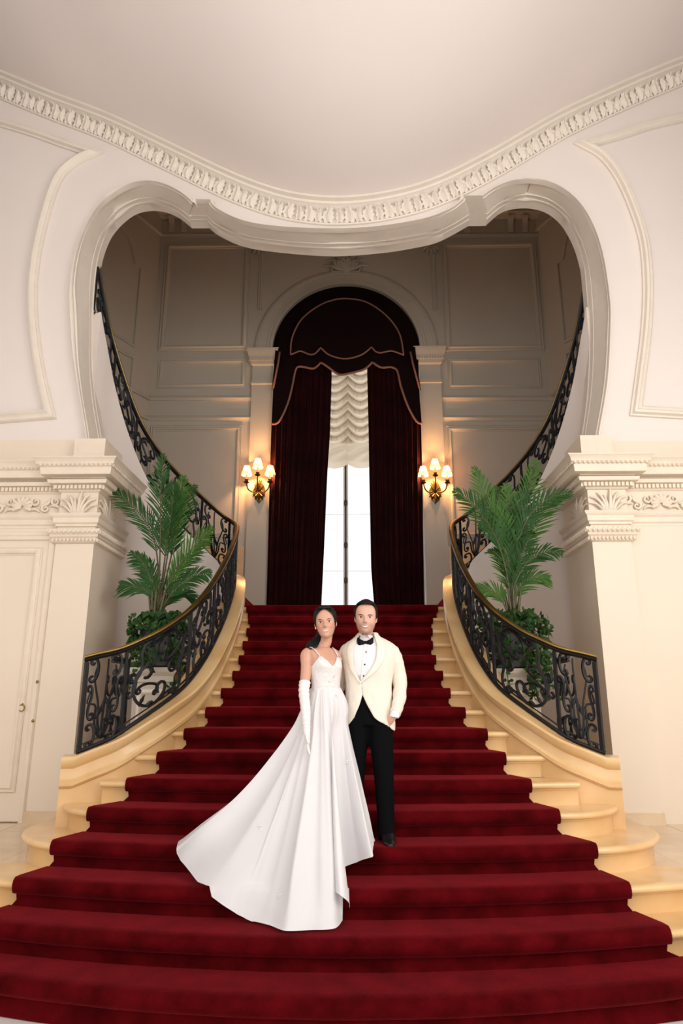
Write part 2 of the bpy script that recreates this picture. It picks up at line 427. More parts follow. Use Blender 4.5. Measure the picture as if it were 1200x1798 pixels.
# shaped panel mouldings on the wall
for pth in ([(-60, 203), (0, 217), (60, 235), (110, 253), (163, 271), (131, 287), (101, 318), (78, 385), (62, 460), (57, 530), (63, 605), (74, 670), (88, 728), (0, 735), (-60, 740)],
            [(1260, 190), (1200, 208), (1140, 222), (1085, 240), (1025, 256), (1058, 276), (1088, 315), (1113, 370), (1131, 430), (1137, 505), (1134, 580), (1125, 655), (1116, 723), (1200, 728), (1260, 731)]):
    a = pth[0:5]; b = pth[4:13]; c = pth[12:]
    q = cr(a, 14)[:-1] + cr(b, 40)[:-1] + cr(c, 4)
    w = [P(x, y, WZ) for x, y in q]
    sweep_wall(MB(), [(p.x, p.z) for p in w], [(a_ * 1.2, b_ * 1.8) for a_, b_ in PANEL], WZ - .001).build('panel_moulding', M_TRIM, wf, 40)

for x0_, x1_, yy_ in ((XL, -3.12, 773), (3.12, XR, 774)):
    zz_ = P(60 if x0_ < 0 else 1150, yy_, WZ).z
    MB().box(x0_, WZ - .006, UP, x1_, WZ + .01, zz_).build('lower_wall', M_BEIGE, wf, 0)

# cornice above the heart: two plain mouldings and a row of acanthus leaves
tc = root('trim_1', (0, WZ, 7), 'undulating plaster cornice with carved acanthus leaves above the heart', 'cornice', None, 'structure')
cp = [(p.x, p.z) for p in CURVE]
sweep_wall(MB(), cp, [(.0, .0), (.0, .20), (.035, .20), (.05, .15), (.075, .14), (.085, .11), (.10, .10), (.12, .06), (.27, .025), (.285, .04), (.30, .03), (.30, 0)], WZ).build('cornice_moulding', M_TRIM, tc, 40)
def leaf_module(w, h):
    rows = []
    for i in range(7):
        v = i / 6
        row = []
        for j in range(7):
            u = j / 3 - 1
            wid = w * .5 * (0.62 + .38 * sin(pi * min(1, v * 1.1 + .1))) * (1 - .25 * (1 if i % 2 else 0) * abs(u))
            row.append((u * wid + .10 * w * sin(v * 4), -(.03 + .055 * v + .035 * (1 - u * u) * sin(pi * v * .9 + .2) + .015 * cos(u * 6) + (.03 * (v - .8) * 5 if v > .8 else 0)), h * v))
        rows.append(row)
    return MB().grid(rows).mesh('acanthus_leaf', None, 60)
LEAF_ME = [leaf_module(.17, .165), leaf_module(.12, .14)]
cl = resample(cp, 108)
for i in range(1, 107):
    a, b = Vector(cl[i - 1]), Vector(cl[i + 1]); t = (b - a).normalized(); n = Vector((t.y, -t.x)); p = Vector(cl[i])
    me = LEAF_ME[0 if i % 2 else 1]
    if not me.materials: me.materials.append(M_TRIM)
    o = bpy.data.objects.new('acanthus_leaf', me); COL.objects.link(o); o.parent = tc
    s = -1 if (i % 4 < 2) else 1
    q = p + n * .275
    o.matrix_local = Matrix(((t.x * s, 0, -n.x, q.x), (0, 1, 0, 0.0), (t.y * s, 0, -n.y, q.y - 7), (0, 0, 0, 1)))

# vestibule ceiling: springs from the undulating cornice and levels out towards the room
rows = []
for k in range(24):
    y = WZ - 9.5 * (k / 23) ** 1.2
    f = sstep(WZ - .5, 0.0, y) if False else (1 - sstep(-1.0, WZ, y))
    rows.append([(p.x, y, lerp(p.z, 10.2, f)) for p in [Vector((XL, 0, CURVE[0].z))] + CURVE + [Vector((XR, 0, CURVE[-1].z))]])
tag(MB().grid(rows).build('ceiling', M_CEIL, smooth=180), 'white plaster vault sweeping down to the acanthus cornice', 'ceiling', None, 'structure')
for sx, nm in ((XL, 'wall_left'), (XR, 'wall_right')):
    g = MB()
    for y0, y1 in ((-2, -.6), (1.2, 2.6), (4.4, WZ)): g.box(sx - .1, y0, 0, sx + .1, y1, 10.3)
    g.box(sx - .1, -2, 6.2, sx + .1, WZ, 10.3)
    tag(g.build(nm, M_WALL, smooth=0), 'cream side wall of the vestibule with tall openings, ' + ('left' if sx < 0 else 'right') + ' of the stairs', 'wall', None, 'structure')

# ------------------------------------------------------------------ pilasters and entablatures
def zl_(py): return P(130, py, WZ - .05).z
Z = {k: P(130, v, WZ - .06).z for k, v in dict(ctop=815, cor=841, den0=843, den1=862, fri1=906, arc1=930, cap0=933, cap1=959).items()}
def entabl(mb_, path, out):      # cornice profile along a plan path
    sweep_plan(mb_, path, [(out, -.01), (out + .26, 0), (out + .26, -.012), (out + .235, -.035), (out + .225, -.075), (out + .19, -.10), (out + .18, -.185), (out + .10, -.195), (out + .09, -.205), (out, -.235)], Z['ctop'])
def offpath(path, out): return [(p[0] + q.x * out, p[1] + q.y * out) for p, q in zip(path, mitre(path))]
def dentils(mb_, path, out, z0, z1, pitch, w, d):
    path = offpath(path, out); out = 0.0
    for a, b in zip(path, path[1:]):
        a, b = Vector(a), Vector(b); L = (b - a).length; t = (b - a) / L; n = Vector((t.y, -t.x))
        k = max(1, int(L / pitch))
        for i in range(k + 1):
            c = a + t * (L * (i + .0) / k) + n * out
            p = [c - t * w / 2, c + t * w / 2, c + t * w / 2 + n * d, c - t * w / 2 + n * d]
            mb_.add([(q.x, q.y, z0) for q in p] + [(q.x, q.y, z1) for q in p], [(0, 3, 2, 1), (4, 5, 6, 7), (0, 1, 5, 4), (1, 2, 6, 5), (2, 3, 7, 6), (3, 0, 4, 7)])
def beads(mb_, path, out, z, pitch, r):
    path = offpath(path, out); out = 0.0
    for a, b in zip(path, path[1:]):
        a, b = Vector(a), Vector(b); L = (b - a).length; t = (b - a) / L; n = Vector((t.y, -t.x)); k = max(1, int(L / pitch))
        for i in range(k):
            c = a + t * (L * (i + .5) / k) + n * out
            mb_.ell((c.x, c.y, z), (r * .8, r * .8, r * 1.15), 6, 4)
def scroll_leaf(base, tip, bend, w, Y, depth):       # one carved leaf frond on a frieze
    a, b = Vector(base), Vector(tip); d = b - a; nrm = Vector((-d.y, d.x))
    pts = []
    for i in range(10):
        t = i / 9
        q = a + d * t + nrm * (bend * sin(pi * t * .9))
        if t > .75: q = q + nrm * (-bend * 1.2 * (t - .75) / .25) * .7
        pts.append((q.x, Y - depth * (.5 + .5 * sin(pi * t)), q.y))
    return MB().tube(pts, [(w * (.5 + .8 * sin(pi * min(1, .15 + t / 10))), depth) for t in range(10)], 6, True, (0, 0, 1)) if False else MB().tube(pts, [w * (.45 + .75 * sin(pi * min(1, .12 + t / 11))) for t in range(10)], 6)

for s in (-1, 1):
    side = 'left' if s < 0 else 'right'
    pr = root('pilaster', (s * 2.98, WZ, UP), 'cream pilaster with carved capital block on the %s side of the heart opening' % side, 'pilaster', None, 'structure')
    x0, x1 = (2.77, 3.2)
    yf, yb = WZ - .08, WZ + .85
    sh = MB().box(min(s * x0, s * x1), yf, UP, max(s * x0, s * x1), yb, Z['ctop'] - .02)
    sh.build('shaft', M_BEIGE, pr, 0)
    b = MB(); xa, xb = s * (x0 - .005), s * (x1 + .02)
    b.box(min(xa, xb), yf - .025, UP, max(xa, xb), yf + .1, UP + .115)
    b.build('base_block', M_TILE, pr, 0)
    # plan path round the front and the return, moulding on the outer side (right of travel)
    if s < 0: path = [(-x1, yf + .12), (-x1, yf), (-x0, yf), (-x0, yb)]
    else: path = [(x0, yb), (x0, yf), (x1, yf), (x1, yf + .12)]
    path = [(p[0], p[1]) for p in path]
    q = MB(); entabl(q, path, .0); q.build('cornice_moulding', M_BTRIM, pr, 35)
    q = MB(); beads(q, path, .205, Z['ctop'] - .075, .05, .027); q.build('egg_and_dart', M_BTRIM, pr, 180, kind='stuff')
    q = MB(); sweep_plan(q, path, [(.0, .09), (.125, .085), (.115, .045), (.06, .04), (.05, -.005), (.03, -.01), (.02, -.03), (0, -.035)], Z['den1'] + .01)
    q.build('dentil_bed', M_BTRIM, pr, 35)
    q = MB(); dentils(q, path, .04, Z['den1'] + .0, Z['den1'] + .045, .046, .028, .04); beads(q, path, .085, Z['den1'] + .082, .046, .022); q.build('dentil', M_BTRIM, pr, 35, kind='stuff')
    q = MB(); sweep_plan(q, path, [(0, .02), (.075, .02), (.07, -.005), (.045, -.03), (.04, -.085), (.02, -.1), (.02, -.125), (0, -.13)], Z['fri1'] - .005); q.build('architrave_moulding', M_BTRIM, pr, 35)
    q = MB(); sweep_plan(q, path, [(0, .012), (.08, .01), (.085, -.02), (.06, -.05), (.055, -.075), (.035, -.09), (.03, -.135), (.012, -.145), (0, -.15)], Z['cap0']); q.build('astragal_moulding', M_BTRIM, pr, 35)
    q = MB(); beads(q, path, .075, Z['cap0'] - .02, .052, .026); beads(q, path, .04, Z['cap0'] - .112, .04, .022); q.build('bead_course', M_BTRIM, pr, 180, kind='stuff')
    # acanthus fronds on the frieze, front and return
    zb, zt = Z['fri1'] + .02, Z['den1'] - .02
    cx = s * (x0 + x1) / 2
    for face in (0, 1):
        for k in range(11):
            a = (k - 5) / 5
            if k % 2: tip = (a * .20 + .035 * math.copysign(1, a), (zt - zb) * (1.02 - .42 * abs(a))); bn, wd = .16 * a, .017
            else: tip = (a * .215, (zt - zb) * (.80 - .40 * abs(a))); bn, wd = .10 * a, .015
            lf = scroll_leaf((a * .07, 0.0), tip, bn, wd, 0, .026)
            if face == 0: lf.xf(lambda p: Vector((cx + p.x * .95, yf - .006 + p.y, zb + p.z)))
            else: lf.xf(lambda p: Vector((s * (x0 + .004) + s * p.y, yf + .3 + p.x * 1.2, zb + p.z)))
            lf.build('acanthus_leaf', M_BTRIM, pr, 60)
    b = MB()
    xa = sorted((s * 2.74, s * 3.10))
    b.box(xa[0], WZ - .10, Z['ctop'] - .01, xa[1], WZ + .49, Z['ctop'] + .30)
    b.box(xa[0] - .012, WZ - .115, Z['ctop'] - .01, xa[1] + .012, WZ + .49, Z['ctop'] + .05)
    b.build('pedestal_block', M_BTRIM, pr, 0)
    # wall entablature beyond the pilaster
    en = root('trim_2' if s < 0 else 'trim_3', (s * 4, WZ, Z['fri1']), 'cream wall entablature with shell cartouche beside the %s pilaster' % side, 'entablature', None, 'structure')
    xe = XL if s < 0 else XR
    path = [(xe, WZ), (-x1, WZ)] if s < 0 else [(x1, WZ), (xe, WZ)]
    q = MB(); entabl(q, path, -.04); q.build('cornice_moulding', M_BTRIM, en, 35)
    q = MB(); beads(q, path, .165, Z['ctop'] - .075, .05, .027); q.build('egg_and_dart', M_BTRIM, en, 180, kind='stuff')
    q = MB(); sweep_plan(q, path, [(.0, .09), (.105, .085), (.095, .045), (.05, .04), (.04, -.005), (.02, -.03), (0, -.035)], Z['den1'] + .01); q.build('dentil_bed', M_BTRIM, en, 35)
    q = MB(); dentils(q, path, .03, Z['den1'], Z['den1'] + .045, .046, .028, .04); beads(q, path, .075, Z['den1'] + .082, .046, .022); q.build('dentil', M_BTRIM, en, 35, kind='stuff')
    q = MB(); sweep_plan(q, path, [(0, .02), (.06, .02), (.055, -.005), (.03, -.03), (.028, -.085), (.012, -.1), (.012, -.125), (0, -.13)], Z['fri1'] - .005); q.build('architrave_moulding', M_BTRIM, en, 35)
    sc = P(42, 885, WZ).x if s < 0 else P(1160, 888, WZ).x
    zc = (zb + zt) / 2
    for k in range(9):
        a = radians(-20 + 27.5 * k)
        ln = .11
        MB().tube([(sc + cos(a) * .02, WZ - .02, zc - .03 + sin(a) * .02), (sc + cos(a) * ln * .6, WZ - .05, zc - .03 + sin(a) * ln * .6), (sc + cos(a) * ln, WZ - .03, zc - .03 + sin(a) * ln)], [.012, .024, .022], 6).build('shell_rib', M_BTRIM, en, 60)
    for d in (-1, 1):
        for (r0, cxx, czz) in ((.055, .15, .03), (.045, .27, -.05), (.05, .38, .03), (.04, .5, -.04)):
            pts = [(sc + d * cxx + d * r0 * (1 - t / 16) * cos(t * .55 + 2.4), WZ - .022, zc + czz + r0 * (1 - t / 16) * sin(t * .55 + 2.4)) for t in range(15)]
            MB().tube(pts, [.02 - .0008 * t for t in range(15)], 6).build('acanthus_scroll', M_BTRIM, en, 60)
        for (ax, az, bx_, bz, bn) in ((.08, -.07, .2, -.08, .15), (.2, -.02, .32, .06, -.2), (.32, -.02, .45, -.08, .2), (.42, .06, .56, .05, -.2)):
            scroll_leaf((sc + d * ax, zc + az), (sc + d * bx_, zc + bz), bn * d, .016, WZ - .008, .02).build('acanthus_leaf', M_BTRIM, en, 60)
# wall dado panel lines: frieze over the entablature
# ------------------------------------------------------------------ left door
dr = root('door_1', (-3.9, WZ, UP), 'tall cream panelled door at the left edge beside the pilaster', 'door', None, 'structure')
DX0, DX1, DZ1 = -4.6, -3.285, P(40, 950, WZ).z
MB().box(DX0, WZ - .045, UP + .01, DX1, WZ + .03, DZ1).build('leaf', M_BEIGE, dr, 0)
def rect(x0, z0, x1, z1): return [(x0, z0), (x0, z1), (x1, z1), (x1, z0)]
sweep_wall(MB(), rect(DX0 + .12, UP + .33, P(72, 970, WZ).x, P(60, 970, WZ).z), scaled(PANEL, .8), WZ - .044, True).build('panel_moulding', M_BTRIM, dr, 40)
sweep_wall(MB(), [(-3.235, UP), (-3.235, DZ1 + .04), (DX0 - .1, DZ1 + .04)], [(-.04, 0), (-.04, .07), (0, .075), (.02, .05), (.045, .05), (.045, 0)], WZ - .001).build('frame', M_BTRIM, dr, 40)
kp = P(39, 1243, WZ - .06)
kn = MB().tube([(kp.x + .03 * cos(t * pi / 8), WZ - .075, kp.z + .035 * sin(t * pi / 8)) for t in range(17)], .006, 6).build('ring_handle', M_BRASS, dr, 60)
MB().ell((kp.x, WZ - .055, kp.z + .035), (.014, .02, .014)).build('handle_boss', M_BRASS, kn, 60)
MB().ell((kp.x, WZ - .047, kp.z - .07), (.012, .006, .022)).build('keyhole_plate', M_BRASS, dr, 60)
for px_, py_ in ((60, 1197), (58, 1266)):
    p = P(px_, py_, WZ - .1); MB().ell((-3.235, WZ - .078, p.z), (.016, .012, .016)).build('lock_cylinder', M_BRASS, dr, 60)

# ------------------------------------------------------------------ stair hall walls
wb = root('wall_back', (0.0, BZ, LAND), 'grey cream panelled back wall of the stair hall around the arched window', 'wall', None, 'structure')
ACX = P(608, 617, BZ).x                 # axis of the arch
SPR = P(608, 617, BZ).z                 # springing line
RI = P(737, 617, BZ).x - ACX            # opening half width
CRX = 3.9
TOP = 12.0
arc = [(ACX + RI * cos(a), SPR + RI * sin(a)) for a in [pi * k / 40 for k in range(41)]]
ol = [(-CRX, LAND), (ACX - RI, LAND)] + arc[::-1] + [(ACX + RI, LAND), (CRX + .1, LAND), (CRX + .1, TOP), (-CRX, TOP)]
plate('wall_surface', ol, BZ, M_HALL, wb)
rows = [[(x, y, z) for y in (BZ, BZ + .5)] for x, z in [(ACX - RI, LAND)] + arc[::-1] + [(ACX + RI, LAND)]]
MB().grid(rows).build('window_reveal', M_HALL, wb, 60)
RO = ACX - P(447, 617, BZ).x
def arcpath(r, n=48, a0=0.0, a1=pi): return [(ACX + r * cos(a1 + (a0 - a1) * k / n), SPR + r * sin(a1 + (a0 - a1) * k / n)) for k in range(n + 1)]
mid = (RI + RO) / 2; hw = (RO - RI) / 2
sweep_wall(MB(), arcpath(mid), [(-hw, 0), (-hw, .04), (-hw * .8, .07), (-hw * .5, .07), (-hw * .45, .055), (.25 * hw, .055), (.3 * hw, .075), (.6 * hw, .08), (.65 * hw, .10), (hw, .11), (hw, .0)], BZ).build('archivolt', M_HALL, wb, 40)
for a in (40, 90, 140):                        # joints of the arch stones, as shallow proud keys
    c, s_ = cos(radians(a)), sin(radians(a))
    q = MB().box(-.012, BZ - .072, RI + .02, .012, BZ, RO - .14)
    q.xf(lambda p: Vector((ACX + p.z * c + p.x * s_, p.y, SPR + p.z * s_ - p.x * c))); q.build('voussoir_joint', M_HALL, wb, 0)
# cartouche on the crown of the arch
cz = SPR + RO + .06
for d in (-1, 1):
    for k in range(6):
        a = radians(15 + 24 * k)
        pts = [(ACX + d * (.06 + .42 * t * cos(a) + .06 * sin(t * 6)), BZ - .05 - .05 * sin(pi * t), cz - .06 + .36 * t * sin(a)) for t in [j / 8 for j in range(9)]]
        MB().tube(pts, [.035 * (1 - .6 * j / 8) + .008 for j in range(9)], 6).build('cartouche_leaf', M_HALL, wb, 60)
    pts = [(ACX + d * (.2 + (.15 - .008 * t) * cos(t * .5 + 3)), BZ - .05, cz - .02 + (.13 - .007 * t) * sin(t * .5 + 3)) for t in range(16)]
    MB().tube(pts, .026, 6).build('cartouche_scroll', M_HALL, wb, 60)
MB().ell((ACX, BZ - .04, cz + .02), (.15, .09, .18)).build('cartouche_shield', M_HALL, wb, 60)
for d, pxx in ((-1, 455), (1, 757)):           # shell sprays at the spandrel corners
    p = P(pxx, 434, BZ)
    for k in range(5):
        a = radians(200 + 35 * k)
        MB().tube([(p.x + .03 * cos(a), BZ - .03, p.z + .03 * sin(a)), (p.x + .12 * cos(a), BZ - .06, p.z + .12 * sin(a)), (p.x + .18 * cos(a), BZ - .03, p.z + .18 * sin(a) - .02)], [.02, .04, .02], 6).build('corner_leaf', M_HALL, wb, 60)
# panels
def wallpanel(xa, ya, xb, yb_, k=1.25):
    a, b = P(xa, ya, BZ), P(xb, yb_, BZ)
    sweep_wall(MB(), rect(a.x, a.z, b.x, b.z), scaled(PANEL, k), BZ, True).build('panel_moulding', M_HALL, wb, 40)
wallpanel(284, 612, 436, 432); wallpanel(788, 612, 935, 430)
wallpanel(280, 678, 429, 634, .9); wallpanel(792, 679, 944, 633, .9)
wallpanel(256, 940, 421, 752, 1.1); wallpanel(797, 940, 962, 752, 1.1)
for xa in (457, 765):
    a, b = P(xa, 545, BZ), P(xa, 440, BZ)
    sweep_wall(MB(), [(a.x, a.z), (a.x, b.z)], PANEL, BZ).build('spandrel_moulding', M_HALL, wb, 40)
for xa, xb, py in ((200, 443, 700), (200, 443, 735), (775, 1010, 700), (775, 1010, 735), (190, 1010, 414), (190, 1010, 383)):
    a, b = P(xa, py, BZ), P(xb, py, BZ)
    sweep_wall(MB(), [(a.x, a.z), (b.x, b.z)], [(-.05, 0), (-.05, .03), (-.03, .05), (.0, .055), (.02, .03), (.05, .02), (.05, 0)] if py > 400 else [(-.1, 0), (-.1, .2), (-.02, .2), (.0, .1), (.04, .08), (.05, 0)], BZ).build('string_course', M_HALL, wb, 40)
for px_ in (303, 325, 896, 921, 820, 560, 640):
    p = P(px_, 398, BZ)
    q = MB(); 
    q.grid([[(p.x - .06, BZ - o, p.z + z), (p.x + .06, BZ - o, p.z + z)] for o, z in ((0, -.17), (.04, -.16), (.06, -.1), (.05, 0), (.09, .08), (.15, .13), (.16, .17), (0, .17))])
    q.build('bracket', M_HALL, wb, 40)
q = MB()
for k in range(64):
    x = -CRX + .1 + k * .122; zz = P(600, 376, BZ).z
    q.box(x, BZ - .32, zz, x + .06, BZ - .1, zz + .13)
q.build('dentil', M_HALL, wb, 0, kind='stuff')
a = P(600, 372, BZ)
MB().grid([[(x, BZ - o, a.z + z) for o, z in ((0, 0), (.12, 0), (.14, .16), (.4, .2), (.45, .3), (0, .35))] for x in (-CRX, CRX + .1)]).build('cornice_moulding', M_HALL, wb, 35)
# window pilasters with capitals
for s, e0, e1 in ((-1, 443, 480), (1, 737, 775)):
    xa, xb = P(e0, 690, BZ).x, P(e1, 690, BZ).x
    wp = MB().box(xa, BZ - .09, LAND, xb, BZ, SPR - .01).build('window_pilaster', M_HALL, wb, 0)
    q = MB(); c0 = P(600, 645, BZ).z
    pth = [(xa, BZ), (xa, BZ - .09), (xb, BZ - .09), (xb, BZ)]
    sweep_plan(q, pth, [(0, c0 - SPR), (.03, c0 - SPR + .03), (.035, c0 - SPR + .1), (.06, c0 - SPR + .12), (.08, -.12), (.10, -.07), (.11, 0), (0, 0)], SPR)
    dentils(q, pth, .045, c0 + .09, c0 + .16, .05, .03, .03)
    sweep_plan(q, pth, [(0, -.03), (.02, -.02), (.02, .02), (0, .03)], P(600, 675, BZ).z)
    q.build('capital', M_HALL, wp, 35)
# golden stone dado at the foot of the back wall
for x0, x1 in ((-CRX, P(428, 1000, BZ).x), (P(780, 1000, BZ).x, CRX)):
    MB().box(x0, BZ - .03, LAND, x1, BZ, P(300, 962, BZ).z).build('dado_slab', M_STONE, wb, 0)
# curved side walls
for s in (-1, 1):
    side = 'left' if s < 0 else 'right'
    xs = -CRX if s < 0 else CRX + .1
    pl = cr([(xs, BZ), (xs + s * .35, 11.7), (xs + s * .75, 10.8), (xs + s * 1.0, 9.6), (xs + s * 1.05, 8.4), (xs + s * 1.0, 7.9)], 30)
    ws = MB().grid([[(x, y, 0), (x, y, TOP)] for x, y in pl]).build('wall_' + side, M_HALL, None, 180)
    tag(ws, 'curved grey cream side wall of the stair hall on the %s behind the upper railing' % side, 'wall', None, 'structure')
    # panel mouldings bent along the curved wall
    def curved(sz, prof_r=.03, name='panel_moulding'):
        pts = []
        for t, z in sz:
            k = t * 29; i = min(int(k), 28); f = k - i
            x = lerp(pl[i][0], pl[i + 1][0], f); y = lerp(pl[i][1], pl[i + 1][1], f)
            pts.append((x - s * .015, y - .01, z))
        MB().tube(pts, prof_r, 6).build(name, M_HALL, ws, 60)
    za, zb_ = P(245, 606, BZ - .5).z, P(245, 470, BZ - .5).z
    curved([(.14 + .30 * k / 10, za) for k in range(11)]); curved([(.14, za), (.14, zb_), (.175, zb_ + .02)])
    curved([(.175 + .26 * k / 10, zb_ + .02 + .75 * sqrt(1 - (1 - k / 10) ** 2)) for k in range(11)])
    z3, z4 = P(235, 690, BZ - .5).z, P(235, 628, BZ - .5).z
    curved([(.14, z3), (.14, z4)] + [(.14 + .30 * k / 8, z4) for k in range(1, 9)]); curved([(.14 + .30 * k / 8, z3) for k in range(9)])
    for py in (700, 735, 414):
        curved([(k / 14, P(300, py, BZ).z) for k in range(15)], .04, 'string_course')
    cq = MB(); zc_ = P(600, 372, BZ).z
    N_ = mitre([(p[0], p[1]) for p in pl])
    sg = 1 if s > 0 else -1
    cq.grid([[(p[0] + n.x * o * sg, p[1] + n.y * o * sg, zc_ + z) for o, z in ((0, 0), (.12, 0), (.14, .16), (.4, .2), (.45, .3), (0, .35))] for p, n in zip(pl, N_)])
    cq.build('cornice_moulding', M_HALL, ws, 35)
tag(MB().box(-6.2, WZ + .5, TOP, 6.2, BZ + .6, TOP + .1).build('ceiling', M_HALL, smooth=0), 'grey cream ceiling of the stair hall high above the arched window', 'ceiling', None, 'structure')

# ------------------------------------------------------------------ window
wn = root('window_1', (ACX, BZ + .3, LAND), 'tall arched window with white glazing bars between the velvet curtains', 'window', None, 'structure')
YW = BZ + .3
mx = P(607.5, 900, YW).x
q = MB().box(mx - .045, YW - .06, LAND, mx + .045, YW + .04, SPR); q.build('meeting_stile', M_WINFRAME, wn, 0)
bolt = MB().tube([(mx, YW - .085, LAND + .2), (mx, YW - .085, SPR - .4)], .014, 6).build('bolt_rod', M_BRONZE, wn, 60)
for py in (883, 957, 1019):
    p = P(607, py, YW - .1); MB().ell((mx, YW - .1, p.z), (.035, .03, .07)).build('bolt_knob', M_BRONZE, bolt, 60)
for d in (-1, 1):
    xo = mx + d * (RI - .0)
    MB().box(min(xo, xo - d * .1), YW - .05, LAND, max(xo, xo - d * .1), YW + .05, SPR).build('outer_stile', M_WINFRAME, wn, 0)
    MB().box(min(mx, xo), YW - .05, LAND, max(mx, xo), YW + .04, LAND + .12).build('bottom_rail', M_WINFRAME, wn, 0)
    for k in range(1, 5):
        zz = lerp(LAND, SPR, k / 5)
        MB().box(min(mx, xo), YW - .012, zz - .003, max(mx, xo), YW + .008, zz + .003).build('glazing_bar', M_WINFRAME, wn, 0)
    for k in range(5):
        z0, z1 = lerp(LAND, SPR, k / 5) + .02, lerp(LAND, SPR, (k + 1) / 5) - .02
        MB().box(min(mx + d * .04, xo), YW - .004, z0, max(mx + d * .04, xo), YW + .004, z1).build('pane', M_GLASS, wn, 0)
MB().grid([[(ACX, YW, SPR)] * 33, [(ACX + RI * cos(pi * k / 32), YW, SPR + RI * sin(pi * k / 32)) for k in range(33)]]).build('fanlight_pane', M_GLASS, wn, 0)
MB().box(ACX - RI, YW - .05, SPR - .06, ACX + RI, YW + .05, SPR + .06).build('transom', M_WINFRAME, wn, 0)

# ------------------------------------------------------------------ curtains, pelmet, blind
def curtain(name, s, label):
    inner = [(660, 583), (760, 580), (830, 575.5), (960, 570), (1062, 565), (1110, 562)] if s < 0 else [(660, 645), (760, 647.5), (830, 648.5), (1000, 652), (1062, 657), (1110, 660)]
    outer = [(640, 482), (760, 477), (1062, 468), (1110, 467)] if s < 0 else [(640, 735), (760, 740), (1062, 745), (1110, 746)]
    Y = BZ - .16
    rows = []; ztop = P(600, 632, Y).z
    for i in range(40):
        z = lerp(LAND + .01, ztop, i / 39)
        # row's pixel line at this height
        yy = 1110
        for _ in range(1): pass
        lo, hi = 600.0, 1140.0
        for _ in range(30):
            m = (lo + hi) / 2
            if P(600, m, Y).z > z: lo = m
            else: hi = m
        yy = (lo + hi) / 2
        xi = P(interp(inner, yy)[0], yy, Y).x; xo = P(interp(outer, yy)[0], yy, Y).x
        row = []
        for j in range(181):
            u = j / 180
            w = .045 * sin(u * 2 * pi * 9.5 + .5 * sin(z * .8 + s)) + .02 * sin(u * 2 * pi * 21 + z * .6 + 1.3) + .012 * sin(z * 2 + u * 14)
            row.append((lerp(xo, xi, u), Y - .02 + w * (1 - .25 * i / 39) - .02 * u, z))
        rows.append(row)
    o = MB().grid(rows).build(name, M_VELVET, None, 180)
    return tag(o, label, 'curtain')
curtain('velvet_curtain', -1, 'long dark red velvet curtain hanging left of the window, lit orange by the sconce')
curtain('velvet_curtain', 1, 'long dark red velvet curtain hanging right of the window')

pm = root('curtain_pelmet', (ACX, BZ - .2, SPR), 'scalloped dark velvet pelmet with tan braid filling the window arch', 'pelmet')
YP = BZ - .30
low = cr([(741, 744), (731, 738), (715.5, 712), (704, 680), (698, 651), (688, 645), (669, 647), (654, 636.5)], 24)[:-1] + cr([(654, 636.5), (641, 647), (626, 654.5), (606, 657.5), (592, 655.5), (575, 645), (563.6, 637)], 24)[:-1] + cr([(563.6, 637), (552, 646), (540, 646.5), (524.6, 645.5), (518.5, 653), (513, 680), (505, 712), (493.5, 737), (486, 743), (478, 744)], 28)
lowp = [P(x, y, YP) for x, y in low]
rows = []
n = len(lowp)
for i in range(14):
    v = i / 13; row = []
    for j, p in enumerate(lowp):
        top = P(607 + (lowp[j].x - ACX) * 90, 560, YP).z
        a = (p.x - ACX) / (RI + .04)
        ztop = SPR + (RI + .02) * sqrt(max(0.0, 1 - min(1, abs(a) * .96) ** 2)) * .35 + .05
        z = lerp(p.z, ztop, v)
        row.append((lerp(p.x, ACX + a * RI * .97, v), YP + .03 * sin(j * .55) * (1 - v) + .14 * v * v, z))
    rows.append(row)
MB().grid(rows).build('lower_valance', M_PELMET, pm, 180)
MB().tube([(p.x, YP - .012 + .03 * sin(j * .55), p.z) for j, p in enumerate(lowp)], .022, 6).build('valance_braid', M_BRAID, pm, 180)
rows = [[(ACX + (RI + .015) * r * cos(pi * k / 40), BZ - .012 - .16 * (1 - r ** 3), SPR + (RI + .015) * r * sin(pi * k / 40)) for k in range(41)] for r in [i / 8 for i in range(9)]]
MB().grid(rows).build('arch_drape', M_PELMET, pm, 180)
YQ = BZ - .34
upx = cr([(511, 623), (519, 620), (528.5, 617), (544, 623), (554, 621), (563.6, 611)], 16)[:-1] + cr([(563.6, 611), (579, 624), (606, 630.5), (634, 624), (653, 610)], 20)[:-1] + cr([(653, 610), (660, 618), (669, 620), (678, 618), (690, 617), (709, 624)], 16)
topx = cr([(511, 623), (513, 595), (528.5, 563), (556, 540), (583, 528), (612, 525), (646, 532), (680, 556), (702, 587), (709, 624)], len(upx))
lo_, hi_ = [P(x, y, YQ) for x, y in upx], [P(x, y, YQ) for x, y in topx]
MB().grid([[a.lerp(b, v / 6) + Vector((0, -.03 * sin(pi * v / 6), 0)) for a, b in zip(lo_, hi_)] for v in range(7)]).build('lunette_panel', M_PELMET, pm, 180)
MB().tube([p + Vector((0, -.012, 0)) for p in lo_] + [p + Vector((0, -.012, 0)) for p in hi_[::-1]], .017, 6).build('lunette_braid', M_BRAID, pm, 180)
for s, xs_ in ((-1, (491.5, 480)), (1, (721, 737))):
    a, b = P(xs_[0], 618, YP - .02), P(xs_[1], 682, YP - .02)
    c, d = P(xs_[1] - s * 16, 600, YP + .05), P(xs_[1] + s * 3, 742, YP)
    MB().grid([[a, b], [a + Vector((s * .1, .1, .1)), b + Vector((s * .04, .1, 0))]]).build('side_jabot', M_PELMET, pm, 180)
    MB().tube([a, a.lerp(b, .3) + Vector((-s * .01, 0, 0)), b], .02, 6).build('jabot_braid', M_BRAID, pm, 180)

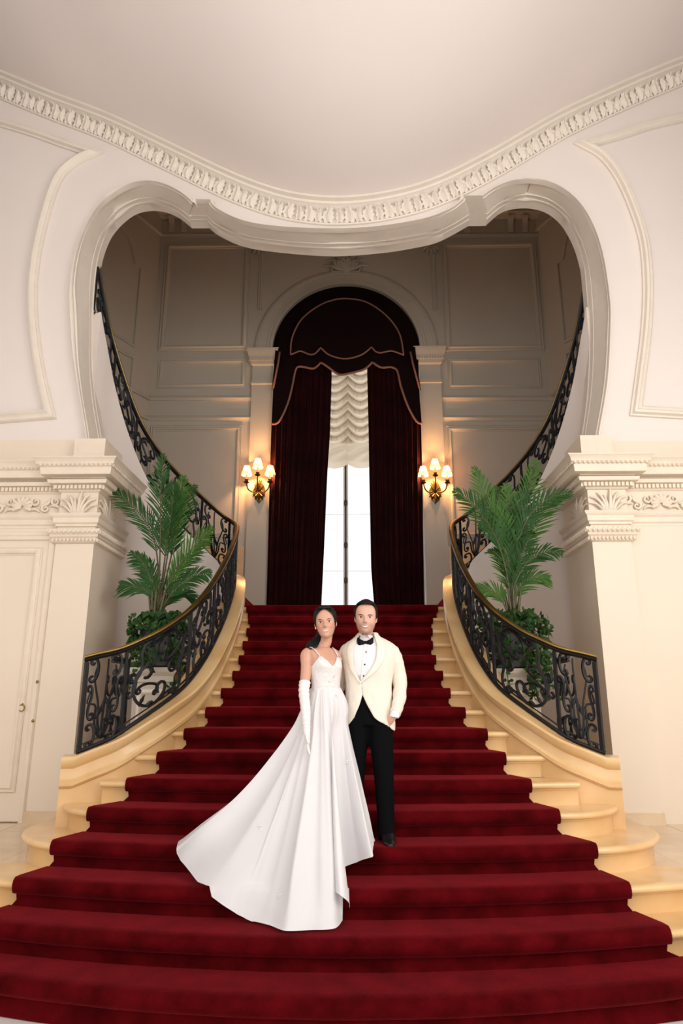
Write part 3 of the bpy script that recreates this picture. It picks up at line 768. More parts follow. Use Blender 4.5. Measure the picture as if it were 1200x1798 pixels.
YB = BZ + .18
rows = []
for i in range(150):
    t = i / 149
    z = lerp(P(607, 640, YB).z, P(607, 822, YB).z, t)
    row = []
    for j in range(41):
        u = j / 40
        sag = .0
        seg = (u * 2) % 1.0 if u < 1 else 1.0
        cat = 4 * (seg - .5) ** 2              # 1 at the cords, 0 mid swag
        ph = t * 12 + 1.1 * (cat) 
        fr = ph % 1.0
        bump_ = (fr ** 1.8) * .20 if t < .78 else .06 + .14 * abs(sin(pi * min(1, (t - .78) / .17))) + .025 * sin(seg * 9 + t * 90) * sin(pi * min(1, (t - .78) / .2))
        zz = z + (.10 * (cat - .4) if t > .9 else 0) * ((t - .9) / .1)
        row.append((lerp(P(566, 730, YB).x, P(656, 730, YB).x, u), YB - bump_ - .03 * (1 - cat), zz))
    rows.append(row)
bl = MB().grid(rows).build('balloon_blind', M_SHADE, None, 180)
tag(bl, 'ruched sheer white balloon blind gathered halfway down the tall window', 'blind')

# ------------------------------------------------------------------ staircase
st = root('staircase', (0, D0, 0), 'grand golden marble staircase flaring at the bottom and narrowing to the landing', 'staircase', None, 'structure')
def rail_x(y):
    b = [(p[1], p[0]) for p in RC[:RC_HAIR] if True]
    return interp(sorted(b), y)[0]
NOSE = [(-.0, 0.0), (-.0, -.10)]
def step_profile():      # (out from riser face, z below the top)
    pr = [(-.02, -R_), (-.02, -.075), (-.012, -.068), (-.005, -.06), (-.005, -.052)]
    for k in range(7):
        a = -pi / 2 + pi * k / 6
        pr.append((.006 + .026 * cos(a), -.026 + .026 * sin(a)))
    return pr + [(-.04, 0)]
SP = step_profile()
for k in range(1, NST + 1):
    H = k * R_
    if k <= 3:
        xs = [-5.2 + 10.4 * i / 60 for i in range(61)]
        path = [(x, step_front(k, x)) for x in xs]
        back = [(5.2, 6.65), (-5.2, 6.65)] if k == 3 else [(5.2, step_front(k + 1, 5.2) + .08), (-5.2, step_front(k + 1, 5.2) + .08)]
        if k < 3: back = [(x, step_front(k + 1, x) + .1) for x in reversed(xs)]
    elif k <= 5:
        xr, rad = (1.78, .80) if k == 4 else (1.70, .64)
        cy = step_front(k, xr) + rad
        rt = [(xr + rad * sin(a), cy - rad * cos(a)) for a in [pi * .58 * i / 14 for i in range(15)]]
        fr = [(x, step_front(k, x)) for x in [-xr + 2 * xr * i / 24 for i in range(25)]]
        path = [(-x, y) for x, y in reversed(rt)][:-1] + fr + rt[1:]
        if k == 4:
            path = [(-2.62, 7.35)] + path + [(2.62, 7.35)]; back = [(2.62, 7.36), (-2.62, 7.36)]
        else: back = [(2.3, 6.75), (-2.3, 6.75)]
    else:
        xe = rail_x(max(6.3, nosing(k))) - .02 if k > 6 else 2.0
        if k == 16: xe = 1.42
        path = [(x, step_front(k, x)) for x in [-xe + 2 * xe * i / 20 for i in range(21)]]
        yb = nosing(k + 1) + .08
        xb = min(xe, rail_x(yb)) if k < 16 else 1.42
        back = [(xb, yb), (-xb, yb)]
    mb = MB()
    N = mitre(path)
    rows = [[(p[0] + n.x * (o + .005), p[1] + n.y * (o + .005), H + z) for o, z in SP] for p, n in zip(path, N)]
    mb.grid(rows)
    top = [r[-1] for r in rows]
    ngon(mb, [(x, y, H) for x, y, z in top] + [(x, y, H) for x, y in back])
    ends = [rows[0], rows[-1]]
    for e, bk in ((rows[0], back[-1]), (rows[-1], back[0])):
        ngon(mb, e + [(bk[0], bk[1], H), (bk[0], bk[1], H - R_)])
    bm_o = mb.build('step', M_STONE, st, 50)
# landing
lb = MB().box(-1.42, 9.35, 2.2, 1.42, 9.97, LAND - .001)
lb.box(-5, 9.96, 2.2, 5, BZ + .02, LAND - .001)
lb.build('landing', M_STONE, st, 0)

def section(p, nx, ny, pts): return [(p[0] + nx * o, p[1] + ny * o, z) for o, z in pts]
for s in (-1, 1):
    side = 'left' if s < 0 else 'right'
    pts = [(s * p[0], p[1], p[2]) for p in RC]
    # local inward normal (towards the middle of the stairs)
    def nrm(i):
        a, b = pts[max(i - 2, 0)], pts[min(i + 2, len(pts) - 1)]
        t = Vector((b[0] - a[0], b[1] - a[1])).normalized()
        n = Vector((t.y, -t.x)) * (-s)
        return n, t
    rows = []
    for i in range(0, RC_HAIR + 1, 2):
        n, t = nrm(i); p = pts[i]; b = p[2]
        zl = max(.5, b - 1.0)
        rows.append(section(p, n.x, n.y, [(.11, zl), (.11, b - .26), (.125, b - .255), (.145, b - .235), (.145, b - .205), (.13, b - .19), (.125, b - .175), (.12, b - .10), (.135, b - .085), (.15, b - .06), (.155, b - .02), (.145, b),
                                          (-.13, b), (-.14, b - .03), (-.11, b - .07), (-.10, .5)]))
    # close the bottom end a little beyond the newel
    n, t = nrm(0); first = [(x - t.x * .10 , y - t.y * .10, z) for x, y, z in rows[0]]
    rows = [first] + rows
    sm = MB().grid(rows, True, True, True); sm.build('stringer', M_STONE, st, 35)
    # upper flight: the plastered wall that carries it, with its moulded band
    rows = []
    for i in range(RC_HAIR, len(pts), 2):
        n, t = nrm(i); p = pts[i]; b = p[2]
        rows.append(section(p, n.x, n.y, [(.13, b), (.14, b - .03), (.11, b - .07), (.105, b - .20), (.125, b - .22), (.105, b - .25), (.06, b - .28), (.04, b - .45), (.04, .5), (-.12, .5), (-.12, b)]))
    fw = root('side_stair', (s * 2.4, 10.0, LAND), 'upper flight of steps curving up on the %s from the landing behind its railing' % side, 'staircase', None, 'structure')
    MB().grid(rows, True, True, True).build('curved_wall', M_WALL, fw, 35)
    # winding steps with carpet
    NS = 19
    cand = []
    outer = [(s * x, y) for x, y in [(1.5, 12.3), (2.7, 12.3), (3.6, 12.2), (4.2, 11.6), (4.6, 10.8), (4.85, 9.8), (4.95, 8.8), (4.9, 8.0)]]
    inner = []
    for k in range(NS + 1):
        hk = LAND + R_ * (k + .6)
        i = min(range(len(pts)), key=lambda q: abs(pts[q][2] - .12 - hk) + (10 if q < RC_HAIR - 40 else 0))
        inner.append(pts[max(i, RC_HAIR - 30)][:2])
    op = resample([(x, y, 0) for x, y in outer], NS + 1)
    for k in range(NS):
        a0, a1 = Vector(inner[k]), Vector(inner[min(k + 1, NS)]); b0, b1 = Vector(op[k][:2]), Vector(op[k + 1][:2])
        if (a0 - a1).length < .03: a1 = a0 + (b1 - b0).normalized() * .05
        H = LAND + R_ * (k + 1)
        def wedge(f0, f1, z0, z1, ext):
            c = [a0.lerp(b0, f0), a0.lerp(b0, f1), a1.lerp(b1, f1), a1.lerp(b1, f0)]
            d = (b0 - a0).normalized(); d = Vector((-d.y, d.x)); d = d if d.dot(a1 - a0 + b1 - b0) < 0 else -d
            c[0] = c[0] + d * ext; c[1] = c[1] + d * ext
            m_ = MB(); m_.add([(q.x, q.y, z0) for q in c] + [(q.x, q.y, z1) for q in c], [(0, 3, 2, 1), (4, 5, 6, 7), (0, 1, 5, 4), (1, 2, 6, 5), (2, 3, 7, 6), (3, 0, 4, 7)])
            return m_
        wedge(.0, 1, H - R_ - .1, H, .03).build('step', M_STONE, fw, 0)
        wedge(.04, .8, H - R_ + .02, H + .02, .05).build('carpet_strip', M_CARPET, fw, 0)

# ------------------------------------------------------------------ carpet
HWR = {1: 1320, 2: 1185, 3: 1109.5, 4: 1052, 5: 985, 6: 936, 7: 894, 8: 855.5, 9: 816.5, 10: 790, 11: 777, 12: 765, 13: 759.5, 14: 759, 15: 759.5, 16: 768.5}
HWL = {1: -190, 2: -75, 3: 20, 4: 90, 5: 161, 6: 221, 7: 275, 8: 322, 9: 361, 10: 389, 11: 409, 12: 420, 13: 427, 14: 433.5, 15: 436.7, 16: 433.5}
YN = {1: 1740, 2: 1635, 3: 1553, 4: 1485, 5: 1424, 6: 1371, 7: 1325}
XRT = {}; XLT = {}
for k in range(1, NST + 1):
    H = k * R_ + .02
    if k <= 7:
        XRT[k] = PH(HWR[k], YN[k], H).x; XLT[k] = PH(HWL[k], YN[k] - (8 if k < 6 else 3), H).x
    else:
        XRT[k] = P(HWR[k], 1200, nosing(k)).x; XLT[k] = P(HWL[k], 1200, nosing(k)).x
    zz = nosing(k)
for k in range(8, NST + 1):      # exact at the step's own height
    H = k * R_; Yd = nosing(k)
    v = Vector((0, Yd, H)) - _C; dep = v.dot(_fw)
    XRT[k] = CAMX + (HWR[k] - 600) / FPX * dep / cos(YAW) - Yd * math.tan(YAW)
    XLT[k] = CAMX + (HWL[k] - 600) / FPX * dep / cos(YAW) - Yd * math.tan(YAW)
XRT[1] = 2.75; XLT[1] = -2.85
TH = .028
secs = []      # (left x, right x, dy from front curve of step k, z, k)
for k in range(1, NST + 1):
    H = k * R_; l, r = XLT[k], XRT[k]
    rl, rr = (XLT[k - 1], XRT[k - 1]) if k > 1 else (l - .05, r + .05)
    bl_, br_ = lerp(l, rl, .10), lerp(r, rr, .10)
    if k > 1: secs.append((bl_, br_, -TH + .02, H - R_ + TH, k))
    else: secs.append((bl_, br_, -TH + .0, 0.004, k))
    secs.append((l + .02, r - .02, -TH + .025, H - .12, k)); secs.append((l + .015, r - .015, -TH + .018, H - .075, k))
    for j in range(6):
        a = -pi / 2 + (pi) * j / 5 * .95
        secs.append((l, r, -.015 - (.03 + TH * .6) * max(0, cos(a)), H - .026 + (.026 + TH) * sin(a), k))
    if k < NST:
        l2, r2 = lerp(XLT[k], XLT[k + 1], .75), lerp(XRT[k], XRT[k + 1], .75)
        secs.append((lerp(l, l2, .1), lerp(r, r2, .1), .04, H + TH, k))
        secs.append((l2, r2, None, H + TH, k))
    else:
        secs.append((l, r, .05, H + TH, k)); secs.append((l, r, 2.85, H + TH, k))
rows = []
NX = 60
for l, r, dy, z, k in secs:
    row = []
    for j in range(NX + 1):
        x = lerp(l, r, j / NX)
        y = (step_front(k + 1, x) - .002 if dy is None else step_front(k, x) + dy)
        wob = .006 * noise.noise(Vector((x * 3.1, z * 9.0, k * 1.7)))
        row.append((x, y + (wob if dy is not None and dy < .03 else 0), z + (0.003 * noise.noise(Vector((x * 2.3, y * 5, 3.3))) if dy is None or dy > .03 else 0)))
    rows.append(row)
tag(MB().grid(rows).build('stair_carpet', M_CARPET, None, 60), 'wide crimson velvet carpet running down the marble staircase', 'carpet')

# ------------------------------------------------------------------ wrought iron railings
def spiral(kind, turns=1.0, n=60, base=2.6):
    # curvature grows towards both ends: 'C' turns one way, 'S' reverses in the middle; normalised to a unit box along its spine
    pts = [(0.0, 0.0)]; th = 0.0; ds = 1.0 / n
    for i in range(n):
        u = (i + .5) / n * 2 - 1
        kap = (base + 38 * abs(u) ** 2.3 * turns) * (1 if (kind == 'C' or u < 0) else -1)
        th += kap * ds
        pts.append((pts[-1][0] + ds * cos(th), pts[-1][1] + ds * sin(th)))
    d = Vector((pts[n * 3 // 4][0] - pts[n // 4][0], pts[n * 3 // 4][1] - pts[n // 4][1])); a = atan2(d.y, d.x)
    q = [(x * cos(-a) - y * sin(-a), x * sin(-a) + y * cos(-a)) for x, y in pts]
    x0, x1 = min(p[0] for p in q), max(p[0] for p in q); y0, y1 = min(p[1] for p in q), max(p[1] for p in q)
    mx_, my_, L = (x0 + x1) / 2, (y0 + y1) / 2, max(x1 - x0, y1 - y0)
    return [((x - mx_) / L, (y - my_) / L) for x, y in q]
SC_C, SC_S, SC_J, SC_B = spiral('C', .85), spiral('S', .9), spiral('C', 1.0, base=1.2), spiral('C', .8, base=4.2)
for s in (-1, 1):
    side = 'left' if s < 0 else 'right'
    rr = root('stair_railing', (s * 2.0, 6.4, 1.4), 'black wrought iron scroll railing with brass handrail, on the %s side of the stairs' % side, 'railing', 'railings of the double staircase')
    cv = [(s * p[0], p[1], p[2], p[3]) for p in RC]
    cum = [0]
    for a, b in zip(cv, cv[1:]): cum.append(cum[-1] + math.hypot(b[0] - a[0], b[1] - a[1]) * 1.0)
    LEN = cum[-1]
    def at(d, h, o=0.0):         # distance along the rail in plan, height fraction between stone and handrail
        d = max(0, min(LEN, d)); lo, hi = 0, len(cum) - 1
        while hi - lo > 1:
            m_ = (lo + hi) // 2
            if cum[m_] <= d: lo = m_
            else: hi = m_
        t = (d - cum[lo]) / (cum[hi] - cum[lo] + 1e-9)
        a, b = cv[lo], cv[hi]
        p = [lerp(a[i], b[i], t) for i in range(4)]
        return Vector((p[0], p[1], lerp(p[2], p[3], h)))
    # handrail, top bar, bottom bar
    hp = [Vector((p[0], p[1], p[3])) for p in cv[::2]]
    hr = MB(); hr.tube([h + Vector((0, 0, .008)) for h in hp], [(.018, .034)] * len(hp), 10, True, (0, 0, 1)); hr.build('handrail', M_BRASS, rr, 60)
    t0 = Vector((hp[0].x - hp[1].x, hp[0].y - hp[1].y, 0)).normalized()
    MB().tube([h - Vector((0, 0, .022)) for h in hp], [(.018, .033)] * len(hp), 8, True, (0, 0, 1)).build('top_bar', M_IRON, rr, 60)
    MB().tube([Vector((p[0], p[1], p[2] + .022)) for p in cv[::2]], [(.018, .022)] * len(hp), 8, True, (0, 0, 1)).build('bottom_bar', M_IRON, rr, 60)
    MB().tube([Vector((p[0], p[1], p[2] + .075)) for p in cv[::2]], [(.007, .012)] * len(hp), 6, True, (0, 0, 1)).build('lower_bar', M_IRON, rr, 60)
    def bar(pts2, r, name='scroll'):
        MB().tube([at(d, h) for d, h in pts2], r, 5).build(name, M_IRON, rr, 70)
    # newel at the foot: boxed return towards the wall
    p0 = cv[0]
    def place(sc, d, h, wd, hh, ang, fx=1, fy=1, r=.011):
        c, s_ = cos(ang), sin(ang); out = []
        for x, y in sc:
            x *= fx; y *= fy
            X, Y_ = x * c - y * s_, x * s_ + y * c
            out.append((d + X * wd, h + Y_ * hh))
        bar(out, r * 1.22)
    def sprig(d, h, ang, L=.09):
        e = at(d, h); f = at(d + L * cos(ang), h + L * sin(ang) / .75)
        m_ = MB(); m_.tube([e, e.lerp(f, .5), f], [.006, .019, .004], 5); m_.build('leaf', M_IRON, rr, 70)
    d = 0.02; idx = 0
    lens = [.34, .74, .60, .66, .44, .66, .62, .46, .60, .60, .5, .5, .5, .5]
    while d < LEN - .18:
        L = min(lens[idx % len(lens)], LEN - d - .03)
        p_, q_ = at(d, 0.02), at(d, .95)
        pm_ = MB(); pm_.tube([p_, q_], .019 if idx else .024, 4); pm_.build('post', M_IRON, rr, 30)
        lyre = L < .47
        if lyre:
            m_ = d + L / 2
            for k, (w0, w1, top_) in enumerate(((-.35, -.95, .62), (-.2, -.62, .86), (0, .12, .93), (.2, .66, .84), (.35, .95, .58))):
                pts2 = cr([(m_ + w0 * .05, .10), (m_ + w0 * .18, .26), (m_ + w1 * L * .20, .45), (m_ + w1 * L * .42, top_ - .12), (m_ + w1 * L * .36, top_)], 14)
                bar(pts2, [.013 - .0004 * j for j in range(14)], 'stem')
            for q_ in (-1, 1):
                place(SC_C, m_ + q_ * L * .27, .15, L * .44, .24, 1.57, q_, 1, .012)
                place(SC_C, m_ + q_ * L * .29, .84, L * .40, .24, -1.57, q_, -1, .012)
                place(SC_S, m_ + q_ * L * .33, .50, L * .46, .36, 1.5, q_, 1, .011)
            for k in range(3): sprig(m_ + (k - 1) * .05, .30 + .04 * k, 1.2 + .35 * k, .12)
            MB().ell(tuple(at(m_, .13)), (.03, .03, .045)).build('boss', M_IRON, rr, 70)
        else:
            fx = 1 if idx % 2 else -1
            m_ = d + L / 2
            sl = (at(m_ + .1, 0).z - at(m_ - .1, 0).z) / .2          # rake of the rail here
            place(SC_B, m_ + fx * L * .16, .67, L * .56, .60, 2.2 * fx, fx, 1, .013)
            place(SC_B, m_ - fx * L * .18, .35, L * .56, .58, -.9 * fx, fx, 1, .013)
            place(SC_S, m_ - fx * L * .29, .74, L * .46, .44, 1.3 * fx, fx, 1, .012)
            place(SC_S, m_ + fx * L * .31, .28, L * .46, .44, 1.5 * fx, fx, 1, .012)
            place(SC_J, m_ + fx * L * .18, .66, L * .34, .30, .6, fx, 1)
            place(SC_J, m_ - fx * L * .18, .34, L * .34, .30, 2.6, fx, 1)
            place(SC_C, m_ - fx * L * .40, .50, L * .20, .26, 1.5, fx, 1)
            place(SC_C, m_ + fx * L * .41, .60, L * .20, .26, -1.5, fx, 1)
            place(SC_S, m_ + fx * L * .02, .13, L * .40, .17, .1, fx, 1)
            place(SC_S, m_ - fx * L * .02, .90, L * .40, .14, .1, fx, 1)
            for k, (du, hv, an) in enumerate(((-.1, .5, 2.4), (.12, .46, -.6), (-.3, .2, .9), (.28, .82, 3.6), (.02, .6, 1.4))):
                sprig(m_ + fx * du * L, hv, an)
        d += L; idx += 1
    MB().tube([at(LEN, .02), at(LEN, .95)], .019, 4).build('post', M_IRON, rr, 30)
    # return panel behind the newel post, running back to the pilaster
    a = at(0.02, 0); b = Vector((s * 2.30, 6.95, a.z + .05)); top = at(0.02, 1)
    wv = top.z - a.z
    for z in (.03, wv - .03): MB().tube([a + Vector((-s * .22, .03, z)), Vector((s * 2.1, 6.9, a.z + z))], .016, 5).build('return_bar', M_IRON, rr, 60)
    MB().tube([a + Vector((-s * .22, .03, wv)), Vector((s * 2.1, 6.9, a.z + wv))], .016, 8).build('return_handrail', M_IRON, rr, 60)
    for k in range(3):
        y = 6.36 + .2 * k
        c = Vector((s * (2.08 + .0 * k), y, a.z + .4))
        for fz in (-1, 1):
            pts = [(c.x, c.y + q[0] * .2 * fz, c.z + fz * .18 + q[1] * .36) for q in SC_C]
            MB().tube(pts, .011, 5).build('scroll', M_IRON, rr, 70)
    MB().tube([(s * 2.1, 6.88, a.z + .02), (s * 2.1, 6.88, a.z + wv)], .02, 4).build('post', M_IRON, rr, 30)

# ------------------------------------------------------------------ wall sconces
for s, pxx, pyy in ((-1, 455, 858), (1, 763, 859)):
    side = 'left' if s < 0 else 'right'
    Y = BZ - .09
    c = P(pxx, pyy, Y)
    sc = root('wall_sconce', (c.x, Y, c.z), 'gilt three-light wall sconce with cream shades on the pilaster %s of the window' % side, 'wall lamp', 'wall sconces beside the window')
    k_ = .0098          # metres per photo pixel there
    bp = MB()
    bp.grid([[(c.x + .01 + r * cos(2 * pi * j / 16) * (1 + .22 * cos(j * pi / 2 + i)), Y - d, c.z - .06 + z + .05 * sin(2 * pi * j / 16)) for j in range(16)] for i, (r, d, z) in enumerate(((.0, 0, -.2), (.05, .02, -.16), (.10, .04, -.07), (.125, .03, 0), (.09, .05, .07), (.05, .06, .1), (0, .03, .12)))], True)
    bp.build('backplate', M_GILT, sc, 60)
    for j in range(7):
        a = radians(20 + 23 * j)
        MB().tube([(c.x + .01, Y - .05, c.z - .05), (c.x + .01 + .07 * cos(a), Y - .085, c.z + .0 + .09 * sin(a)), (c.x + .01 + .11 * cos(a), Y - .06, c.z + .02 + .15 * sin(a))], [.02, .024, .006], 5).build('gilt_leaf', M_GILT, sc, 60)
    for j in range(5):
        a = radians(200 + 35 * j)
        MB().tube([(c.x + .01, Y - .04, c.z - .08), (c.x + .01 + .09 * cos(a), Y - .07, c.z - .1 + .08 * sin(a)), (c.x + .01 + .12 * cos(a), Y - .03, c.z - .12 + .13 * sin(a))], [.02, .03, .006], 5).build('gilt_leaf', M_GILT, sc, 60)
    for q, (dx, zc, dy) in enumerate(((-.215, -.0, -.16), (0.0, .115, -.24), (.225, .0, -.16))):
        bx, by, bz = c.x + dx, Y + dy, c.z + zc + .07
        pts = cr([(c.x + dx * .15, Y - .05, c.z - .06), (c.x + dx * .5, Y + dy * .6, c.z - .09 + zc * .3), (c.x + dx * .85, Y + dy * .95, c.z - .05 + zc * .7), (bx, by, bz)], 14)
        am = MB().tube(pts, .014, 6).build('arm', M_BRONZE, sc, 70)
        MB().lathe([(.012, -.02), (.05, .0), (.056, .015), (.02, .02), (.034, .045), (.036, .06), (.0, .06)], (bx, by, bz), 14).build('drip_pan', M_BRONZE, am, 60)
        MB().lathe([(.0, .06), (.022, .06), (.022, .16), (.0, .16)], (bx, by, bz), 12).build('candle', M_LAMP, am, 60)
        sh = MB().grid([[(bx + r * cos(2 * pi * j / 20), by + r * sin(2 * pi * j / 20), bz + z) for j in range(20)] for r, z in ((.097, .145), (.099, .165), (.088, .20), (.084, .203), (.052, .32), (.05, .325))], True)
        sh.build('lamp_shade', M_LAMP, sc, 40)
        l = bpy.data.lights.new('sconce_bulb', 'POINT'); l.energy = 58; l.color = (1.0, .50, .19); l.shadow_soft_size = .025
        lo = bpy.data.objects.new('sconce_bulb', l); lo.location = (bx, by, bz + .24); COL.objects.link(lo)

# ------------------------------------------------------------------ palms, ivy tubs, pedestals
def frond(ctrl, wid, nl, seed, tipw=.35, droop=.2, t0=.3):
    rnd = random.Random(seed)
    mid = resample(cr(ctrl, 60), 46)
    g = MB(); g.tube([m_ for m_ in mid], [.011 * (1 - i / 50) + .002 for i in range(46)], 5)
    lf = MB()
    for i in range(nl):
        t = t0 + (.99 - t0) * i / (nl - 1)
        k = min(int(t * 45), 44); f = t * 45 - k
        p = Vector(mid[k]).lerp(Vector(mid[min(k + 1, 45)]), f)
        T = (Vector(mid[min(k + 2, 45)]) - Vector(mid[max(k - 2, 0)])).normalized()
        sidev = T.cross(Vector((0, -1, .25)).normalized()).normalized()
        up = sidev.cross(T).normalized()
        ln = wid * (sin(pi * min(1, (t - t0 + .12) / (1.1 - t0))) ** .6) * (1 - .35 * max(0, t - .75) / .25) + .05
        for sd in (-1, 1):
            L = ln * rnd.uniform(.85, 1.1)
            dirn = (T * rnd.uniform(.75, 1.0) + sidev * sd * rnd.uniform(.45, .65) + up * rnd.uniform(.0, .25)).normalized()
            w = .0095 * rnd.uniform(.8, 1.1)
            wv = T.cross(dirn).cross(dirn).normalized() * w
            rows = []
            for j in range(5):
                u = j / 4
                c = p + dirn * (L * u) + Vector((0, 0, -droop * L * u * u))
                ww = wv * (sin(pi * (.12 + .86 * u)) ** .7 if u < 1 else .05)
                rows.append([c - ww, c + ww])
            lf.grid(rows)
    return g, lf
PALMS = {
 'left': (272, 1092, [[(280, 1052), (273, 958), (249, 907), (197, 857)], [(278, 1052), (282, 935), (282, 876), (286, 797)], [(282, 1052), (300, 942), (312, 890), (323, 836)],
   [(272, 1071), (269, 1047), (249, 1034), (212, 1026)], [(274, 1052), (269, 1012), (253, 989), (230, 970)], [(288, 1063), (308, 1036), (339, 1012), (370, 1007)],
   [(284, 1075), (304, 1047), (322, 1044), (342, 1049)], [(288, 1044), (323, 981), (350, 950), (374, 927)], [(286, 1040), (311, 935), (327, 885), (343, 852)],
   [(283, 1030), (295, 940), (303, 890), (306, 846)], [(286, 1050), (318, 1000), (340, 976), (352, 968)], [(278, 1060), (262, 1010), (250, 985), (240, 975)]],
   (270, 1172), 'potted palm with arching feathery fronds behind the left railing', 'left'),
 'right': (901, 1088, [[(894, 1012), (878, 935), (855, 876), (832, 820)], [(890, 1005), (867, 935), (828, 884), (797, 861)], [(900, 1012), (913, 915), (929, 857), (941, 808)],
   [(902, 993), (925, 915), (964, 876), (1005, 866)], [(906, 993), (937, 927), (960, 890), (984, 868)], [(902, 1036), (925, 989), (956, 970), (987, 970)],
   [(900, 1059), (917, 1028), (937, 1016), (964, 1015)], [(892, 1075), (878, 1047), (859, 1038), (834, 1034)], [(896, 1012), (882, 927), (875, 885), (871, 855)],
   [(897, 1012), (884, 950), (862, 930), (842, 925)], [(899, 1000), (895, 920), (893, 880), (888, 850)], [(900, 1030), (915, 980), (930, 945), (935, 935)], [(897, 1040), (880, 985), (868, 970), (858, 968)],
   [(900, 1012), (905, 930), (915, 890), (925, 862)], [(897, 1000), (888, 930), (878, 905), (868, 895)]],
   (911, 1174), 'potted palm with dense upright fronds behind the right railing', 'right')}
for side, (bx_, by_, fr, ped, lab, sd) in PALMS.items():
    s = -1 if sd == 'left' else 1
    PY = 7.62 if s > 0 else 7.66
    pd = P(ped[0], ped[1], PY - .2)
    cx, cz = pd.x, pd.z
    pdr = root('pedestal', (cx, PY, UP), 'cream panelled pedestal under the ivy tub behind the %s railing' % side, 'pedestal')
    h = .235
    MB().box(cx - h + .03, PY - h + .03, UP, cx + h - .03, PY + h - .03, cz - .03).build('shaft', M_HALL, pdr, 0)
    q = MB(); sq = [(cx - h + .03, PY - h + .03), (cx + h - .03, PY - h + .03), (cx + h - .03, PY + h - .03), (cx - h + .03, PY + h - .03)]
    sweep_plan(q, sq, [(0, -.16), (.02, -.15), (.02, -.09), (.05, -.05), (.055, -.04), (.055, 0), (-.3, 0)], cz, True); q.build('cap', M_HALL, pdr, 35)
    q = MB(); sweep_plan(q, sq, [(-.2, 0), (.05, 0), (.05, .14), (.03, .17), (0, .2)], UP, True); q.build('plinth', M_HALL, pdr, 35)
    sweep_wall(MB(), rect(cx - .13, UP + .3, cx + .13, cz - .25), scaled(PANEL, .5), PY - h + .03, True).build('panel_moulding', M_TRIM, pdr, 40)
    # tub with ivy
    ivr = root('ivy_tub', (cx, PY, cz), 'round tub overflowing with dark green ivy at the foot of the %s palm' % side, 'plant', 'ivy tubs under the palms')
    tz = P(bx_, by_, PY).z
    MB().lathe([(.0, 0), (.17, 0), (.21, .02), (.23, tz - cz - .10), (.25, tz - cz - .09), (.25, tz - cz - .05), (.22, tz - cz - .05), (.0, tz - cz - .08)], (cx, PY, cz), 20).build('tub', M_POT, ivr, 60)
    g = MB(); rnd = random.Random(3 + s)
    def ivy_leaf(c, r):
        a = Vector((rnd.uniform(-1, 1), rnd.uniform(-1.3, .2), rnd.uniform(-.3, 1))).normalized(); b = a.orthogonal().normalized(); c2 = a.cross(b)
        ang = rnd.uniform(0, 6.28); e1 = b * cos(ang) + c2 * sin(ang); e2 = a.cross(e1)
        sh = [(0, -1), (.55, -.9), (.95, -.35), (.5, -.05), (.55, .4), (0, 1.1), (-.55, .4), (-.5, -.05), (-.95, -.35), (-.55, -.9)]
        g.add([c + a * .006] + [c + e1 * (x * r) + e2 * (y * r) for x, y in sh], [(0, i + 1, (i + 1) % 10 + 1) for i in range(10)])
    for i in range(620):
        a = rnd.uniform(0, 2 * pi); u = rnd.random()
        rad = .36 * sqrt(rnd.uniform(.15, 1)) * (1.05 if s < 0 else 1.15)
        zz = tz - .04 + .10 * (1 - (rad / .4) ** 2) + rnd.uniform(-.05, .07) - (.55 * u * u if rad > .24 else 0)
        ivy_leaf(Vector((cx + rad * cos(a), PY + rad * sin(a) * .9 - .02, zz)), rnd.uniform(.022, .040))
    g.build('ivy_foliage', M_IVY, ivr, 0, kind='stuff', fixn=False)
    for v in range(9 if s > 0 else 6):
        a = rnd.uniform(-2.6, -.4) if v else -.6; st_ = Vector((cx + .30 * cos(a), PY + .28 * sin(a), tz - .05)); pts = [st_]
        if s > 0 and v < 5: st_ = Vector((cx + .12 + .05 * v, PY - .26, tz - .05)); pts = [st_]
        for q_ in range(9): pts.append(pts[-1] + Vector((rnd.uniform(-.03, .035), rnd.uniform(-.025, .01), -.085 if v % 2 or s > 0 else -.05)))
        vg = MB().tube(pts, .005, 4); vo = vg.build('vine', M_STEM, ivr, 70)
        g = MB()
        for p in pts[1:]:
            for _ in range(3): ivy_leaf(p + Vector((rnd.uniform(-.04, .04), rnd.uniform(-.05, 0), rnd.uniform(-.03, .03))), rnd.uniform(.022, .036))
        g.build('vine_leaves', M_IVY, vo, 0, kind='stuff', fixn=False)
    # palm
    base = P(bx_, by_, PY)
    pl = root('potted_palm', base, lab, 'plant', 'palms behind the stair railings')
    g = MB()
    for k in range(9):
        a = k * 2.4; r0 = .03 + .018 * (k % 3)
        g.tube([base + Vector((r0 * cos(a), r0 * sin(a), -.12)), base + Vector((r0 * 1.1 * cos(a), r0 * sin(a), .12)), base + Vector((r0 * 1.9 * cos(a), r0 * sin(a), .34))], [.022, .018, .009], 6)
    g.build('trunk', M_STEM, pl, 70)
    for k, f in enumerate(fr):
        rnd = random.Random(k * 13 + s)
        dpt = rnd.uniform(-.38, .12) if k % 2 else rnd.uniform(-.05, .25)
        n = len(f)
        ctrl = [tuple(base + Vector((rnd.uniform(-.02, .02), rnd.uniform(-.03, .03), -.02)))]
        for i, (x, y) in enumerate(f):
            q = P(x, y, PY + dpt * ((i + 1) / n) ** 1.5); ctrl.append(tuple(q))
        L = sum(math.dist(a, b) for a, b in zip(ctrl, ctrl[1:]))
        big = L > 1.2
        rach, lv = frond(ctrl, .25 if big else .20, 31 if big else 24, k * 7 + s, droop=.15 if big else .3, t0=.46 if L > 1.5 else .36)
        fo = rach.build('frond', M_STEM, pl, 70)
        lv.build('leaflets', (M_GREEN2 if (s > 0 and k % 2 == 0) or k % 5 == 2 else M_GREEN), fo, 0, fixn=False)

